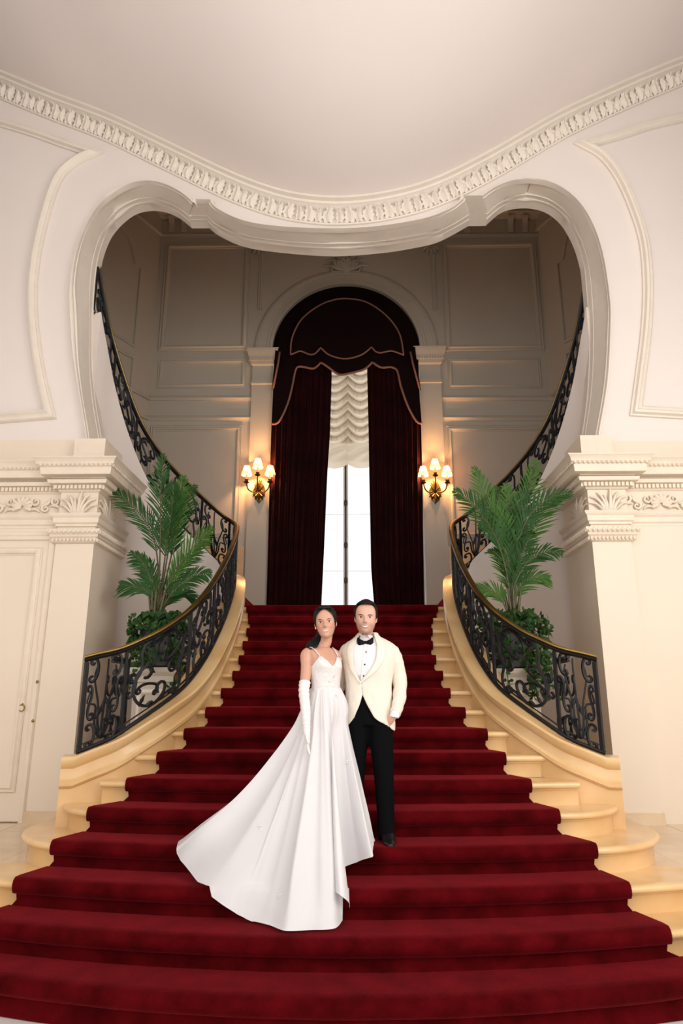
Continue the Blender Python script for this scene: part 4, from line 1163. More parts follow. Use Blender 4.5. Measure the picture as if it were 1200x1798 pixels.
# ------------------------------------------------------------------ people
def limb(mb, pts, n=14, seg=8, cap=True):         # tapering limb, points (x, y, z, ra[, rb])
    pts = [p if len(p) == 5 else (*p, p[3]) for p in pts]
    c = cr(pts, seg * (len(pts) - 1) + 1)
    return mb.tube([p[:3] for p in c], [(p[3], p[4]) for p in c], n, cap)
HEADTAB = [(0.0, .10, .385, -.10), (.03, .17, .415, .0), (.08, .215, .425, .08), (.15, .25, .425, .18), (.22, .275, .422, .27), (.30, .295, .42, .33), (.40, .31, .418, .375),
           (.50, .322, .412, .40), (.60, .332, .415, .415), (.70, .332, .41, .42), (.80, .312, .375, .40), (.88, .265, .31, .34), (.94, .195, .225, .25), (.985, .09, .11, .12), (1.0, .02, .02, .02)]
def g2(x, z, cx, cz, sx, sz): return math.exp(-((x - cx) / sx) ** 2 - ((z - cz) / sz) ** 2)
def head_point(phi, z, fem, grow=0.0):
    w, f, b = interp(HEADTAB, z)
    jaw = 1.0 if z > .35 else lerp(.90 if fem else 1.03, 1.0, max(0, z / .35))
    w *= jaw * (1.0 if fem else 1.05)
    c, s_ = cos(phi), sin(phi)
    e = .86
    x = (w + grow) * math.copysign(abs(s_) ** e, s_)
    if c >= 0: y = -(f + grow) * abs(c) ** e
    else: y = (max(b, -.1) + grow) * abs(c) ** e
    if c < 0 and b < 0: y = -b * abs(c)
    if c > 0 and grow == 0.0:
        d = .125 * g2(x, z, 0, .365, .052, .045) + .075 * g2(x, z, 0, .43, .04, .07) + .04 * g2(x, z, 0, .52, .04, .07)      # nose
        d += .022 * g2(x, z, .055, .345, .03, .03) + .022 * g2(x, z, -.055, .345, .03, .03)
        d -= .062 * (g2(x, z, .145, .505, .07, .05) + g2(x, z, -.145, .505, .07, .05))                     # eye sockets
        d += .018 * (g2(x, z, .14, .585, .09, .03) + g2(x, z, -.14, .585, .09, .03))                       # brow ridge
        d += .040 * (g2(x, z, .185, .36, .07, .07) + g2(x, z, -.185, .36, .07, .07)) - .028 * (g2(x, z, .20, .22, .05, .09) + g2(x, z, -.20, .22, .05, .09)) - .018 * (g2(x, z, .12, .26, .02, .06) + g2(x, z, -.12, .26, .02, .06))                       # cheeks
        d += .030 * g2(x, z, 0, .215, .10, .05) + .042 * g2(x, z, 0, .055, .08, .06) - .022 * g2(x, z, 0, .125, .09, .022) # mouth, chin
        y -= d * (c ** .5)
    return x, y
def head_parts(mb, fem):
    rows = []
    N = 44
    for i in range(44):
        z = (i / 43)
        z = .5 - .5 * cos(pi * z) if False else z
        rows.append([(*head_point(2 * pi * j / N, z, fem), z) for j in range(N)])
    mb.grid(rows, True, True, True)
    for s in (-1, 1):
        mb.ell((s * .338, .045, .475), (.035, .075, .125), 10, 8, Matrix.Rotation(s * .35, 3, 'Z') @ Matrix.Rotation(-.15, 3, 'X'))
    return mb
def patch_on(bvh, mx, outline_rows, off, name, m, parent):       # face details laid on the modelled skin; rows of (x, z) in head units
    dirn = (mx.to_3x3() @ Vector((0, 1, 0))).normalized()
    rows = []
    for r in outline_rows:
        row = []
        for x, z in r:
            o = mx @ Vector((x, -1.0, z))
            hit = bvh.ray_cast(o, dirn)
            p = hit[0] if hit[0] else mx @ Vector((x, -.4, z))
            row.append(p - dirn * off)
        rows.append(row)
    return MB().grid(rows).build(name, m, parent, 180)
def band(cx, cz, half, up_, dn, n=9, tilt=0.0, curve=0.0, mirror=1):
    top, bot, mid_ = [], [], []
    for i in range(n):
        u = i / (n - 1) * 2 - 1
        e = max(0.0, 1 - u * u)
        c = cz + tilt * u + curve * u * u
        x = cx + mirror * half * u
        top.append((x, c + up_ * e)); bot.append((x, c - dn * e)); mid_.append((x, c))
    return [top, mid_, bot]
def face(bvh, mx, fem, par):
    for s in (-1, 1):
        ex, ez = s * .148, .500
        patch_on(bvh, mx, band(ex, ez, .066, .026, .020, curve=.004), .0012, 'eye', M_EYEW, par)
        irx = .024
        rows = [[(ex + irx * r * cos(a), ez + .001 + irx * r * sin(a)) for a in [2 * pi * k / 12 for k in range(13)]] for r in (0.01, 1)]
        patch_on(bvh, mx, rows, .0022, 'iris', M_IRIS, par)
        patch_on(bvh, mx, band(ex, ez + .022, .066, .012, .004, tilt=.004 * 1, curve=-.016, mirror=s), .0026, 'eyelash', M_BROW, par)
        if fem: patch_on(bvh, mx, band(ex + s * .005, ez + .092, .088, .010, .010, tilt=.012, curve=-.020, mirror=s), .0016, 'eyebrow', M_BROW, par)
        else: patch_on(bvh, mx, band(ex + s * .005, ez + .080, .092, .016, .014, tilt=.006, curve=-.016, mirror=s), .0016, 'eyebrow', M_BROW, par)
    lip = M_LIP_F if fem else M_LIP_M
    W_ = .132 if fem else .138
    zc = .208
    patch_on(bvh, mx, band(0, zc - .012, W_, .030, .032, curve=.036), .0012, 'lips', lip, par)
    patch_on(bvh, mx, band(0, zc - .006, W_ * .84, .014, .019, curve=.030), .0028, 'teeth', M_TEETH, par)
    for s in (-1, 1):
        rows = [[(s * .032 + .014 * r * cos(a), .318 + .008 * r * sin(a)) for a in [2 * pi * k / 8 for k in range(9)]] for r in (0.01, 1)]
        patch_on(bvh, mx, rows, .0012, 'nostril', M_BROW, par)
def head_matrix(chin, H, yaw, roll, nod=0.0):
    return Matrix.Translation(chin) @ Matrix.Rotation(yaw, 4, 'Z') @ Matrix.Rotation(roll, 4, 'Y') @ Matrix.Rotation(nod, 4, 'X') @ Matrix.Scale(H, 4)
def finger(mb, base, d1, curl_axis, lens, r, curl):
    p = Vector(base); d = Vector(d1).normalized(); pts = [(*p, r * 1.05)]
    for i, l in enumerate(lens):
        d = (Matrix.Rotation(curl[i], 3, curl_axis) @ d).normalized()
        p = p + d * l; pts.append((*p, r * (1 - .1 * (i + 1))))
    return limb(mb, pts, 8, 4)

# ---------------- groom
GY = 5.50
gx = P(645, 1200, GY).x
GO = Vector((gx, GY, 4 * R_ + .004))
man = root('person', GO, 'smiling man in ivory dinner jacket and black bow tie standing on the red stairs', 'person')
def man_at(mb): return mb.xf(lambda p: p + GO)
HM = .242
chin = GO + Vector((P(642, 1115, GY).x - gx, -.02, 1.533))
MXM = head_matrix(chin + Vector((0, .0, 0)), HM, radians(-3), radians(2), radians(2))
mb = MB(); head_parts(mb, False); mb.xf(lambda p: MXM @ p - GO)
cx = chin.x - gx
limb(mb, [(cx + .004, .055, 1.60, .056), (cx + .006, .05, 1.53, .057), (cx + .012, .045, 1.47, .062), (.02, .03, 1.42, .09, .08)], 16)
limb(mb, [(.02, .03, 1.44, .17, .07), (.02, .02, 1.38, .195, .10), (.015, .01, 1.25, .17, .105), (.01, .01, 1.10, .145, .095), (.012, .01, .98, .155, .10), (.012, .01, .88, .15, .10)], 18)
limb(mb, [(-.075, .01, .92, .085), (-.085, .01, .70, .075), (-.09, .0, .50, .055), (-.10, .02, .30, .052), (-.10, .03, .09, .038)], 12)
limb(mb, [(.095, .01, .92, .085), (.10, -.01, .70, .075), (.105, -.02, .50, .055), (.115, .0, .30, .052), (.12, .01, .09, .038)], 12)
# left arm (viewer right) into the trouser pocket
limb(mb, [(.175, .03, 1.36, .045), (.245, .03, 1.25, .045), (.268, .02, 1.125, .042), (.235, -.05, 1.0, .038), (.206, -.108, .92, .028)], 12)
limb(mb, [(.206, -.108, .92, .028, .02), (.175, -.088, .89, .034, .02), (.14, -.06, .85, .034, .02)], 10)
# right arm round the bride, hand on her far hip
hx = P(549, 1232, GY - .20).x - gx
limb(mb, [(-.14, .03, 1.36, .045), (-.20, .10, 1.25, .045), (-.235, .13, 1.13, .042), (-.33, .09, 1.06, .035), (hx - .005, .0, 1.02, .026)], 12)
limb(mb, [(hx - .005, .0, 1.02, .030, .018), (hx - .012, -.07, 1.01, .045, .016), (hx - .010, -.11, 1.005, .042, .015)], 10)
for k in range(4):
    z = 1.045 - .027 * k
    finger(mb, (hx - .012, -.105, z), (-.10, -1, -.12), 'Z', (.034, .026, .020) if k in (1, 2) else (.030, .022, .017), .0105, (.15, .5, .45))
finger(mb, (hx - .005, -.06, 1.045), (-.2, -.6, .7), 'Z', (.03, .026), .0105, (.1, .3))
me = remesh(mb, .0044, 1)
me.transform(Matrix.Identity(4))
body = link('body', me, M_SKIN_M, man)
bv = BVHTree.FromPolygons([tuple(v.co + GO) for v in me.vertices], [tuple(p.vertices) for p in me.polygons])
def tint_face(me, mx, org, fn):
    inv = mx.inverted(); at_ = me.attributes.new('face_tint', 'FLOAT', 'POINT')
    for i, v in enumerate(me.vertices):
        q = inv @ (v.co + org)
        if -.3 < q.z < 1.1 and abs(q.x) < .5: at_.data[i].value = max(0.0, min(1.0, fn(q)))
tint_face(me, MXM, GO, lambda q: .55 * sstep(.34, .22, q.z) * sstep(-.12, .02, q.z) * sstep(.16, -.1, q.y) + .25 * g2(q.x, q.z, 0, .27, .10, .03))
face(bv, MXM, False, body)
# light stubble on jaw and upper lip
def stub_rows(z0, z1, n=10, w=.30):
    return [[((-1 + 2 * i / 18) * interp(HEADTAB, lerp(z0, z1, j / n))[0] * .93, lerp(z0, z1, j / n)) for i in range(19)] for j in range(n + 1)]
# hair: full cap with swept front, short sides
def hair_cap(fem, front, side, back, grow, m, name, par, mx, seed, top=0.0, part=False):
    rows = []; N = 56
    for i in range(22):
        v = i / 21; row = []
        for j in range(N):
            phi = 2 * pi * j / N; c = cos(phi)
            low = lerp(side, front, sstep(.18, .62, c)) if c > 0 else lerp(side, back, sstep(0, .7, -c))
            z = lerp(low, 1.0, v)
            w, f, b = interp(HEADTAB, z)
            g = grow * (.35 + .65 * sstep(0, .25, v)) * (1.15 if c < 0 else 1)
            x, y = head_point(phi, z, fem, g + .016 * noise.noise(Vector((phi * 5, z * 9, seed))) + .006 * noise.noise(Vector((phi * 16, z * 12, seed))))
            zz = z + (grow * .9 + top * max(0, c * .6 + .5)) * sstep(.55, 1.0, z)
            if part: zz -= .02 * math.exp(-(x / .03) ** 2) * sstep(.7, .95, z)
            row.append(mx @ Vector((x, y, zz)))
        rows.append(row)
    rows.append([mx @ Vector((x_ * .0, -.02, 1.0 + grow * .9 + top * .5)) for x_ in range(N)])
    o = MB().grid(rows, True).build(name, m, par, 180)
    return o
hair_cap(False, .85, .44, .20, .040, M_HAIR_M, 'hair', man, MXM, 2.0, top=.085)
# clothes: surfaces of revolution about the torso that open at the front
JT = [(.80, .012, .01, .196, .135), (.86, .012, .01, .196, .135), (.95, .012, .01, .187, .130), (1.05, .012, .01, .178, .122), (1.15, .013, .01, .178, .118), (1.25, .015, .012, .198, .130),
      (1.33, .018, .016, .216, .132), (1.38, .018, .02, .226, .125), (1.415, .018, .024, .226, .112), (1.44, .018, .028, .212, .100), (1.465, .017, .034, .182, .088), (1.49, .014, .040, .138, .078), (1.51, .011, .044, .100, .070), (1.535, .009, .047, .074, .064)]
def jsurf(z, phi, off=0.0):
    cx_, cy_, a, b = interp(JT, z)
    e = .9
    s_, c = sin(phi), cos(phi)
    return Vector((cx_ + (a + off) * math.copysign(abs(s_) ** e, s_), cy_ - (b + off) * math.copysign(abs(c) ** e, c), z))
def jphi(z, x):
    cx_, cy_, a, b = interp(JT, z)
    t = max(-1, min(1, (x - cx_) / a)); return math.copysign(math.asin(abs(t) ** (1 / .9)), t)
EDGE = [(.80, -.150, .135), (.822, -.140, .118), (.84, -.130, .092), (.87, -.118, .068), (.92, -.092, .036), (1.0, -.058, -.008), (1.06, -.04, -.036), (1.12, -.028, -.046), (1.155, -.050, -.052), (1.19, -.068, -.020), (1.25, -.098, .030), (1.32, -.106, .068), (1.38, -.105, .078), (1.43, -.098, .082), (1.47, -.082, .074), (1.50, -.068, .064), (1.535, -.056, .056)]
rows = []
zs = [.80 + .735 * i / 60 for i in range(61)]
for z in zs:
    xl, xr = interp(EDGE, z)
    pl_, pr_ = jphi(z, xl), jphi(z, xr)
    row = []
    for j in range(81):
        ph = lerp(pr_, 2 * pi + pl_, j / 80)
        wob = .007 * noise.noise(Vector((sin(ph) * 2.5, cos(ph) * 2.5, z * 7))) + .004 * noise.noise(Vector((sin(ph) * 6, cos(ph) * 6, z * 16 + ph)))
        p = jsurf(z, ph, wob)
        hemz = 0.0
        if z < .90:                                                     # rounded hem: the front corners sweep up
            dz = min(abs(ph - pr_), abs(ph - 2 * pi - pl_))
            hemz = .045 * math.exp(-(dz / .35) ** 2) * (1 - (z - .8) / .1)
            hemz += .02 * (1 - (z - .8) / .1) * max(0, -cos(ph))
        row.append(p + Vector((0, 0, hemz)) + GO)
    rows.append(row)
jk = MB().grid(rows).build('jacket', M_JACKET, man, 180)
jk.modifiers.new('thick', 'SOLIDIFY').thickness = .006
# shawl lapels
for s in (-1, 1):
    rows = []
    for i in range(40):
        z = lerp(1.158, 1.532, i / 39)
        xl, xr = interp(EDGE, z)
        ph = jphi(z, xl if s < 0 else xr)
        wd = .075 * sin(pi * min(1, .06 + .94 * (i / 39) * .62)) * (1 if i < 36 else 1)
        a = interp(JT, z)[2]
        rows.append([jsurf(z, ph + s * wd * u / a, .0045 + .0075 * sin(pi * (.15 + .85 * u)) ** .5 * (1 if u < 1 else -.2)) + GO for u in (-.04, .0, .2, .4, .6, .8, .95, 1.0)])
    MB().grid(rows).build('lapel', M_SATIN, jk, 180)
# collar roll behind the neck
pts = [Vector((.010 + .078 * sin(a), .046 - .066 * cos(a), 1.528 + .012 * max(0, -cos(a)))) + GO for a in [radians(38 + 284 * k / 30) for k in range(31)]]
MB().tube(pts, [(.016, .008)] * 31, 8, True, (0, 0, 1)).build('collar', M_SATIN, jk, 180)
bt = jsurf(1.155, jphi(1.155, -.05), .012) + GO
MB().ell(bt, (.010, .006, .010)).build('button', M_SATIN, jk, 60)
def wrinkled(ctrl, m, name, par, n=24, amp=.0045, freq=9, seg=16, seed=0.0):
    ctrl = [p if len(p) == 5 else (*p, p[3]) for p in ctrl]
    c = cr(ctrl, seg * (len(ctrl) - 1) + 1)
    g = MB(); g.tube([p[:3] for p in c], [(p[3], p[4]) for p in c], n, True)
    out = []
    for idx, p in enumerate(g.v):
        i, j = divmod(idx, n); q = Vector(c[i][:3]); d = Vector(p) - q
        k = 1 + amp / max(.02, c[i][3]) * (.35 * sin(i / len(c) * freq * 6.28 + 2.4 * sin(2 * pi * j / n + seed)) * sstep(.35, .6, i / len(c)) + 1.6 * noise.noise(Vector((i * .13 + cos(2 * pi * j / n), sin(2 * pi * j / n) * 1.3 + i * .06, seed))))
        out.append(tuple(q + d * k + GO))
    g.v = out
    return g.build(name, m, par, 180)
wrinkled([(.155, .03, 1.425, .03), (.195, .026, 1.405, .050, .060), (.226, .03, 1.34, .058, .066), (.246, .035, 1.25, .056, .062), (.258, .02, 1.125, .053, .058), (.236, -.05, 1.0, .047, .051), (.208, -.105, .925, .041, .044)], M_JACKET, 'sleeve', jk, seed=1.0)
wrinkled([(-.12, .03, 1.425, .03), (-.162, .026, 1.405, .050, .060), (-.192, .06, 1.33, .058, .066), (-.22, .11, 1.20, .058, .062), (-.235, .13, 1.12, .055, .058), (-.33, .09, 1.06, .047), (hx + .05, .02, 1.03, .040)], M_JACKET, 'sleeve', jk, seed=2.0)
g = MB(); limb(g, [(.212, -.100, .935, .038), (.202, -.112, .908, .036), (.200, -.114, .90, .034)], 14); man_at(g).build('shirt_cuff', M_SHIRT, man, 60)
# shirt front, collar, studs, bow tie
rows = []
for i in range(30):
    z = lerp(1.10, 1.50, i / 29)
    rows.append([jsurf(z, lerp(-1.25, 1.25, j / 30), -.010 - (.012 if z < 1.2 else 0)) + GO for j in range(31)])
shirt = MB().grid(rows).build('shirt', M_SHIRT, man, 180)
g = MB(); g.grid([[Vector((cx + .010 + (.063 - .002 * k) * sin(2 * pi * j / 28), .044 - (.063 - .003 * k) * cos(2 * pi * j / 28), 1.468 + .019 * k + (.010 * (-cos(2 * pi * j / 28)))  )) + GO for j in range(28)] for k in range(4)], True)
g.build('collar_band', M_SHIRT, shirt, 180)
for s in (-1, 1):
    a0 = s * .12
    q = [jsurf(1.485, 0) * 0] 
    pts = [[Vector((cx + .01 + .066 * sin(s * a), .044 - .067 * cos(s * a), 1.520 - .0 * a)) + GO for a in (.10, .4, .8)], [Vector((cx + .01 + .075 * sin(s * a), .036 - .074 * cos(s * a), 1.476 + .02 * (a - .3))) + GO for a in (.42, .6, .8)]]
    MB().grid(pts).build('collar_wing', M_SHIRT, shirt, 180)
for z in (1.385, 1.29, 1.205):
    p = jsurf(z, jphi(z, -.008 - (1.385 - z) * .12), -.004) + GO; MB().ell(p, (.006, .005, .006)).build('shirt_stud', M_SHOE, shirt, 60)
rows = [[jsurf(z, jphi(z, -.008 - (1.385 - z) * .12 + .022 * u), -.007) + GO for u in (-1, -.5, 0, .5, 1)] for z in [1.12 + .34 * k / 12 for k in range(13)]]
MB().grid(rows).build('placket', M_SHIRT, shirt, 180)
bw = root_pt = Vector((P(642, 1129, GY - .08).x - gx, -.048, 1.458)) + GO
tie = MB().ell(bw, (.014, .013, .017)).build('bow_tie', M_BOW, man, 60)
for s in (-1, 1):
    rows = []
    for i in range(9):
        u = i / 8
        hgt = .014 + .024 * sstep(.1, .75, u) + .004 * sin(u * 9); dpt = .008 + .010 * sin(pi * u)
        c = bw + Vector((s * (.008 + .056 * u), .012 * u - .004, .002 * sin(3 * u)))
        rows.append([c + Vector((0, dpt * cos(a), hgt * (abs(sin(a)) ** .6) * (1 if sin(a) > 0 else -1))) for a in [2 * pi * k / 12 for k in range(12)]])
    MB().grid(rows, True, True, True).build('bow_wing', M_BOW, tie, 60)
# trousers
g = MB()
limb(g, [(.012, .01, 1.08, .155, .10), (.012, .012, .98, .168, .115), (.012, .012, .90, .175, .12), (.012, .012, .84, .165, .115)], 22)
limb(g, [(-.07, .012, .92, .10, .11), (-.082, .01, .78, .094, .10), (-.092, .0, .60, .080, .086), (-.098, .0, .45, .072, .078), (-.104, .012, .25, .066, .074), (-.108, .015, .06, .062, .075), (-.108, .012, .035, .060, .076)], 20)
limb(g, [(.095, .012, .92, .10, .11), (.102, .0, .78, .094, .10), (.112, -.02, .60, .082, .088), (.12, -.02, .45, .074, .080), (.128, .0, .25, .067, .075), (.132, .005, .06, .062, .076), (.132, .0, .035, .060, .078)], 20)
tm = remesh(man_at(g), .010, 3); tm.transform(Matrix.Translation(-GO))
link('trousers', tm, M_BLACK, man)
for s, (x, y) in ((-1, (-.108, -.02)), (1, (.134, -.03))):
    g = MB(); rows = []
    for i in range(12):
        u = i / 11
        yy = y + .10 - .27 * u
        w = .038 + .012 * sin(pi * min(1, u * 1.1)) - (.022 * ((u - .82) / .18) ** 2 if u > .82 else 0)
        h = .085 - .055 * sstep(.3, .75, u) - (.012 if u > .9 else 0)
        rows.append([Vector((x + s * .02 * u + w * cos(a), yy, h * .5 * (1 + sin(a)) if sin(a) > -.2 else 0.0)) + Vector((0, 0, .024)) for a in [2 * pi * k / 14 for k in range(14)]])
    g.grid(rows, True, True, True); man_at(g).build('shoe', M_SHOE, man, 60)

# ---------------- bride
BY = 5.36
bx0 = P(571, 1200, BY).x
BO = Vector((bx0, BY, 4 * R_ + .004))
bride = root('person', BO, 'dark haired woman in a white tulle gown with a long train and long white gloves', 'person')
def bat(mb): return mb.xf(lambda p: p + BO)
def dx(px_, py_, y=0.0): return P(px_, py_, BY + y).x - bx0
HB = .232
chinb = BO + Vector((dx(574.5, 1121), -.03, 1.487))
MXB = head_matrix(chinb, HB, radians(-2), radians(-5), radians(1))
mb = MB(); head_parts(mb, True); mb.xf(lambda p: MXB @ p - BO)
cb = chinb.x - bx0
nb = dx(567, 1138)
limb(mb, [(cb - .002, .045, 1.54, .045), (cb - .008, .045, 1.47, .044), (nb + .004, .04, 1.42, .047), (nb, .035, 1.385, .07, .06)], 16)
YB_ = radians(33)
def bt_(x, y, z): return (x * cos(YB_) - y * sin(YB_), x * sin(YB_) + y * cos(YB_), z)
BT = [(1.05, .100, .082), (1.11, .104, .084), (1.16, .108, .088), (1.22, .118, .100), (1.27, .124, .112), (1.31, .126, .108), (1.345, .132, .090), (1.375, .14, .072), (1.40, .12, .058), (1.415, .06, .05)]
def torso_c(z): return (lerp(0.006, nb + .004, sstep(1.1, 1.42, z)), .02)
def bsurf(z, phi, off=0.0):          # phi from the chest's front
    a, b = interp(BT, z); c = torso_c(z)
    bust = 0.020 * math.exp(-((z - 1.285) / .045) ** 2) * (math.exp(-((phi - .55) / .4) ** 2) + math.exp(-((phi + .55) / .4) ** 2))
    x, y = (a + off + bust) * sin(phi), -(b + off + bust) * cos(phi)
    q = bt_(x, y, z); return Vector((c[0] + q[0], c[1] + q[1], z))
mb.grid([[bsurf(z, 2 * pi * j / 24) for j in range(24)] for z in [1.05 + .365 * k / 18 for k in range(19)]], True, True, True)
limb(mb, [(.0, .02, 1.06, .105, .085), (.0, .03, .95, .11, .085), (.0, .03, .85, .11, .085)], 16)
for s in (-1, 1): limb(mb, [(s * .055, .03, .90, .06), (s * .06, .03, .5, .05), (s * .07, .04, .08, .035)], 10)
shl = (dx(537, 1146), -.045, 1.375); shr = (dx(588, 1146), .07, 1.375)
AY = (-.05, -.075, -.11, -.14, -.19, -.215, -.225)
arm = [(shl[0] + .03, -.02, 1.38, .040), (shl[0] + .008, -.035, 1.355, .046), (dx(538.5, 1170, AY[0]), AY[0], 1.27, .043), (dx(535.5, 1198, AY[1]), AY[1], 1.15, .037), (dx(534, 1216, AY[2]), AY[2], 1.08, .028), (dx(537, 1245, AY[4]), AY[4], .96, .022), (dx(538.5, 1280, AY[6]), AY[6], .83, .011)]
limb(mb, arm, 12)
limb(mb, [(shr[0] - .03, .05, 1.38, .040), (shr[0] + .004, .07, 1.35, .044), (shr[0] + .02, .10, 1.24, .038), (shr[0] + .0, .12, 1.12, .034)], 12)
bme = remesh(mb, .0044, 1)
bbody = link('body', bme, M_SKIN_F, bride)
bvb = BVHTree.FromPolygons([tuple(v.co + BO) for v in bme.vertices], [tuple(p.vertices) for p in bme.polygons])
tint_face(bme, MXB, BO, lambda q: (.40 * (g2(q.x, q.z, .19, .33, .08, .07) + g2(q.x, q.z, -.19, .33, .08, .07))) * sstep(.0, -.1, q.y))
face(bvb, MXB, True, bbody)
hair_cap(True, .885, .36, .05, .055, M_HAIR, 'hair', bride, MXB, 5.0, top=.03, part=True)
hr_ = bpy.data.objects['hair.001'] if 'hair.001' in bpy.data.objects else None
g = MB()
for k in range(5):
    o_ = .012 * (k - 2)
    limb(g, [(cb - .005 + o_, .13, 1.58, .05), (cb - .035 + o_, .12, 1.50, .042), (cb - .085 + o_ * 1.6, .07, 1.44, .036), (cb - .115 + o_ * 1.6, .04, 1.385 + .01 * k, .026), (cb - .125 + o_ * 2, .03, 1.345 + .012 * k, .006)], 8)
bat(g).build('ponytail', M_HAIR, bride, 180)
for s in (-1, 1):      # waves of hair beside the parting that frame the face
    rows = []
    for i in range(14):
        u = i / 13
        phi = s * lerp(.10, 1.25, u); z = .90 - .42 * u ** 1.4
        r_ = []
        for k in range(5):
            x, y = head_point(phi + s * .05 * k, min(.985, z + .05 * k * (1 - u)), True, .030 + .012 * sin(pi * k / 4))
            r_.append(MXB @ Vector((x, y, min(1.03, z + .055 * k * (1 - u) + .02))))
        rows.append(r_)
    MB().grid(rows).build('hair_wave', M_HAIR, bride, 180)
ear = MXB @ Vector((-.345, .02, .37)); MB().ell(ear, (.007, .007, .012)).build('earring', M_EYEW, bride, 60)
# bodice
def neckline(phi):
    p = abs(phi)
    return interp([(0, 1.272), (.22, 1.305), (.45, 1.342), (.62, 1.350), (.85, 1.322), (1.3, 1.275), (1.8, 1.262), (3.2, 1.25)], p)[0]
rows = []
for i in range(26):
    v = i / 25; row = []
    for j in range(72):
        phi = -pi + 2 * pi * j / 72
        z = lerp(1.085, neckline(phi), v)
        row.append(bsurf(z, phi, .0065 + .0018 * noise.noise(Vector((phi * 9, z * 60, 1)))) + BO)
    rows.append(row)
bod = MB().grid(rows, True).build('bodice', M_BODICE, bride, 180)
bod.modifiers.new('thick', 'SOLIDIFY').thickness = .004
for s, top_ in ((-1, (shl[0] + .035, .0, 1.418)), (1, (shr[0] - .02, .05, 1.418))):
    a = bsurf(1.350, s * .60, .008); b = Vector(top_)
    MB().tube(cr([tuple(a + BO), tuple(a.lerp(b, .5) + Vector((0, -.028, .012)) + BO), tuple(b + BO), tuple(b + Vector((0, .06, -.03)) + BO)], 14), .0042, 5).build('strap', M_BODICE, bod, 60)
g = MB(); g.grid([[bsurf(z, 2 * pi * j / 40, .010) + BO for j in range(40)] for z in (1.092, 1.10, 1.118, 1.126)], True); g.build('waistband', M_BODICE, bod, 180)
for ph, z in ((.1, 1.20), (.75, 1.33), (-.62, 1.335), (-.2, 1.16)):
    p = bsurf(z, ph, .012) + BO
    for k in range(5): MB().ell(p + Vector((.006 * cos(k * 1.256), -.001, .006 * sin(k * 1.256))), (.0036, .002, .0036), 6, 4).build('applique_petal', M_BODICE, bod, 60)
# skirt with train: straight falls from the waist to a hem laid over the steps
h4, h3, h2 = 4 * R_ + .04, 3 * R_ + .04, 2 * R_ + .04
HEM = [(0, PH(657, 1480, h4)), (18, PH(656, 1502, h4 - .03)), (34, P(628, 1514, 5.18)), (48, P(594, 1530, 5.17)), (60, P(580, 1558, 5.02)), (70, PH(598, 1572, h3)), (80, P(615, 1590, 4.85)), (88, PH(604, 1617, h2)), (97, PH(588, 1633, h2)), (108, PH(545, 1636, h2)),
       (119, PH(500, 1637, h2)), (130, P(466, 1630, 4.80)), (141, P(430, 1612, 4.87)), (152, P(385, 1589, 4.86)), (162, PH(347, 1552, h3)), (171, P(324, 1516, 5.20)), (180, PH(312, 1488, h4)),
       (192, Vector((-1.12, 5.50, h4))), (212, Vector((-.92, 5.53, h4))), (240, Vector((-.55, 5.53, h4))), (275, Vector((-.15, 5.53, h4))), (318, Vector((bx0 + .18, 5.53, h4))), (342, Vector((PH(655, 1480, h4).x, 5.48, h4)))]
if False: print([(a, round(p.x, 2), round(p.y, 2), round(p.z, 2), round(step_front(3, p.x) - p.y, 2), round(step_front(4, p.x) - p.y, 2)) for a, p in HEM])
HA = [a for a, p in HEM] + [360]
hemc = cr([(radians(a), p.x, p.y, p.z) for a, p in HEM] + [(2 * pi, *HEM[0][1])], 241)[:-1]
SM = len(hemc); rows = []
for i in range(70):
    v = i / 69; row = []
    for j, (a, hx_, hy_, hz_) in enumerate(hemc):
        wx, wy = BO.x + .006 + .114 * cos(a), BO.y + .02 - .100 * sin(a)
        H_ = Vector((hx_, hy_, hz_)); Wp = Vector((wx, wy, BO.z + 1.112))
        far = (Vector((hx_, hy_)) - Vector((BO.x, BO.y))).length
        # the fall: hips first, then a straight flare, easing at the floor
        hv = .08 * v + .92 * (v ** lerp(1.10, 1.5, sstep(.5, 1.0, far)))
        zv = v
        x = lerp(Wp.x, H_.x, hv); y = lerp(Wp.y, H_.y, hv); z = lerp(Wp.z, H_.z, zv)
        hip = .055 * sin(pi * min(1, v / .22)) * (1 if v < .22 else 0)
        x += cos(a) * hip * (.22 if cos(a) < 0 else .5); y -= sin(a) * hip * .6
        if far > .8:                                 # the train sags towards the stairs before its end
            z -= .07 * sin(pi * v) * sstep(.8, 1.3, far)
        rdg = lambda q: 1 - 2 * abs(sin(q)) ** .75
        fold = (.55 * rdg(a * 6 + .9 * sin(a * 3) + .25 * v) + .32 * rdg(a * 13 + 1.3 + .5 * v) + .25 * sin(a * 8 + 2) + .5 * noise.noise(Vector((a * 3, v * 2.2, 4))))
        amp = (.004 + .068 * v ** 1.1) * (1 - .72 * sstep(.80, 1, v)) * (0.7 + .8 * sstep(.5, 1.2, far))
        nx, ny = cos(a), -sin(a)
        x += nx * fold * amp; y += ny * fold * amp; z += .35 * fold * amp * sstep(.6, 1.2, far)
        sh_ = stair_height(x, y + .085) + .045
        if z < sh_ and v > .2: z = sh_ + .004 * (fold + 1)
        row.append((x, y, z))
    rows.append(row)
for it in range(4):                       # let the cloth relax where it rides over the step edges
    new = [r[:] for r in rows]
    for i in range(12, 69):
        for j in range(SM):
            q = [rows[i - 1][j], rows[i + 1][j], rows[i][(j - 1) % SM], rows[i][(j + 1) % SM]]
            x, y, z = [rows[i][j][c] * .5 + sum(p[c] for p in q) * .125 for c in range(3)]
            new[i][j] = (x, y, max(z, stair_height(x, y + .06) + .040))
    rows = new
sk = MB().grid(rows, True).build('skirt', M_TULLE, bride, 180, fixn=False)
ua = sk.data.attributes.new('unlined', 'FLOAT', 'POINT')
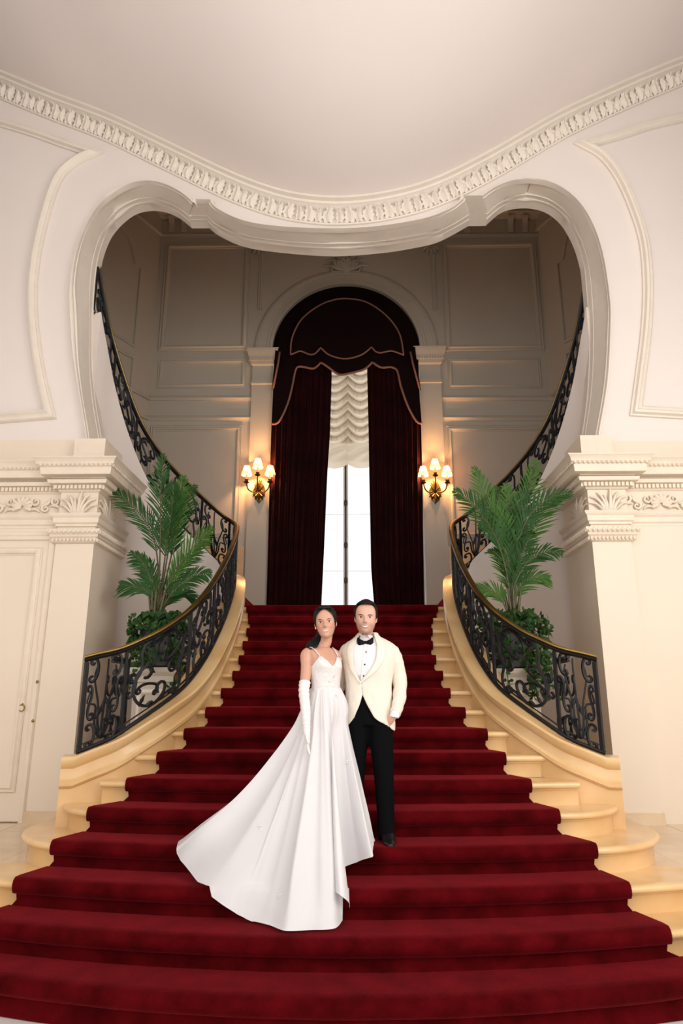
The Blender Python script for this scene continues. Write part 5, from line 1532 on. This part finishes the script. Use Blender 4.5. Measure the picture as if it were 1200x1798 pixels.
for i in range(70):
    for j in range(SM): ua.data[i * SM + j].value = sstep(.78, .97, i / 69) * sstep(.75, 1.15, (Vector(hemc[j][1:3]) - Vector((BO.x, BO.y))).length)
for pxx, pyy in ((612, 1338), (458, 1452), (492, 1574), (590, 1222)):
    q0 = P(pxx, pyy, 3.0); dd = (q0 - _C).normalized()
    t_ = None
    bvs = BVHTree.FromPolygons([tuple(p) for r in rows for p in r], [(i * SM + j, i * SM + (j + 1) % SM, (i + 1) * SM + (j + 1) % SM, (i + 1) * SM + j) for i in range(69) for j in range(SM)])
    hit = bvs.ray_cast(_C, dd)
    if hit[0]:
        for k in range(5): MB().ell(hit[0] - dd * .004 + Vector((.010 * cos(k * 1.256), 0, .010 * sin(k * 1.256))), (.007, .003, .007), 6, 4).build('applique_petal', M_BODICE, sk, 60)
# gloves
g = MB()
ga = [(dx(535.7, 1196, AY[1]), AY[1], 1.158, .043), (dx(534, 1216, AY[2]), AY[2], 1.08, .039), (dx(537, 1245, AY[4]), AY[4], .96, .036), (dx(538.3, 1268, AY[5]), AY[5], .86, .029), (dx(538.8, 1281, AY[6]), AY[6], .81, .026)]
c = cr(ga, 49); pts_, rad_ = [], []
for i, p in enumerate(c):
    wv = .0022 * sin(i * 1.45) * (1.4 if i < 16 or i > 36 else .5)
    pts_.append(p[:3]); rad_.append(p[3] + wv)
g.tube(pts_, rad_, 16, True)
hb = Vector((dx(538.8, 1281, AY[6]), AY[6], .81))
limb(g, [(hb.x, hb.y, hb.z + .01, .026, .02), (hb.x + .004, hb.y - .006, hb.z - .03, .022, .034), (hb.x + .008, hb.y - .010, hb.z - .07, .018, .038), (hb.x + .010, hb.y - .010, hb.z - .085, .014, .034)], 12)
for k in range(4):
    finger(g, (hb.x + .009, hb.y - .040 + .019 * k, hb.z - .078), (.10, -.02 + .02 * k, -1), 'Y', ((.032, .024, .018), (.036, .026, .02), (.033, .024, .018), (.026, .018, .014))[k], .0088, (-.05, -.12, -.15))
finger(g, (hb.x + .002, hb.y - .038, hb.z - .03), (.15, -.45, -.85), 'Y', (.032, .028), .0095, (-.1, -.15))
gm = remesh(bat(g), .0045, 1); gm.transform(Matrix.Translation(-BO))
link('long_glove', gm, M_GLOVE, bride)
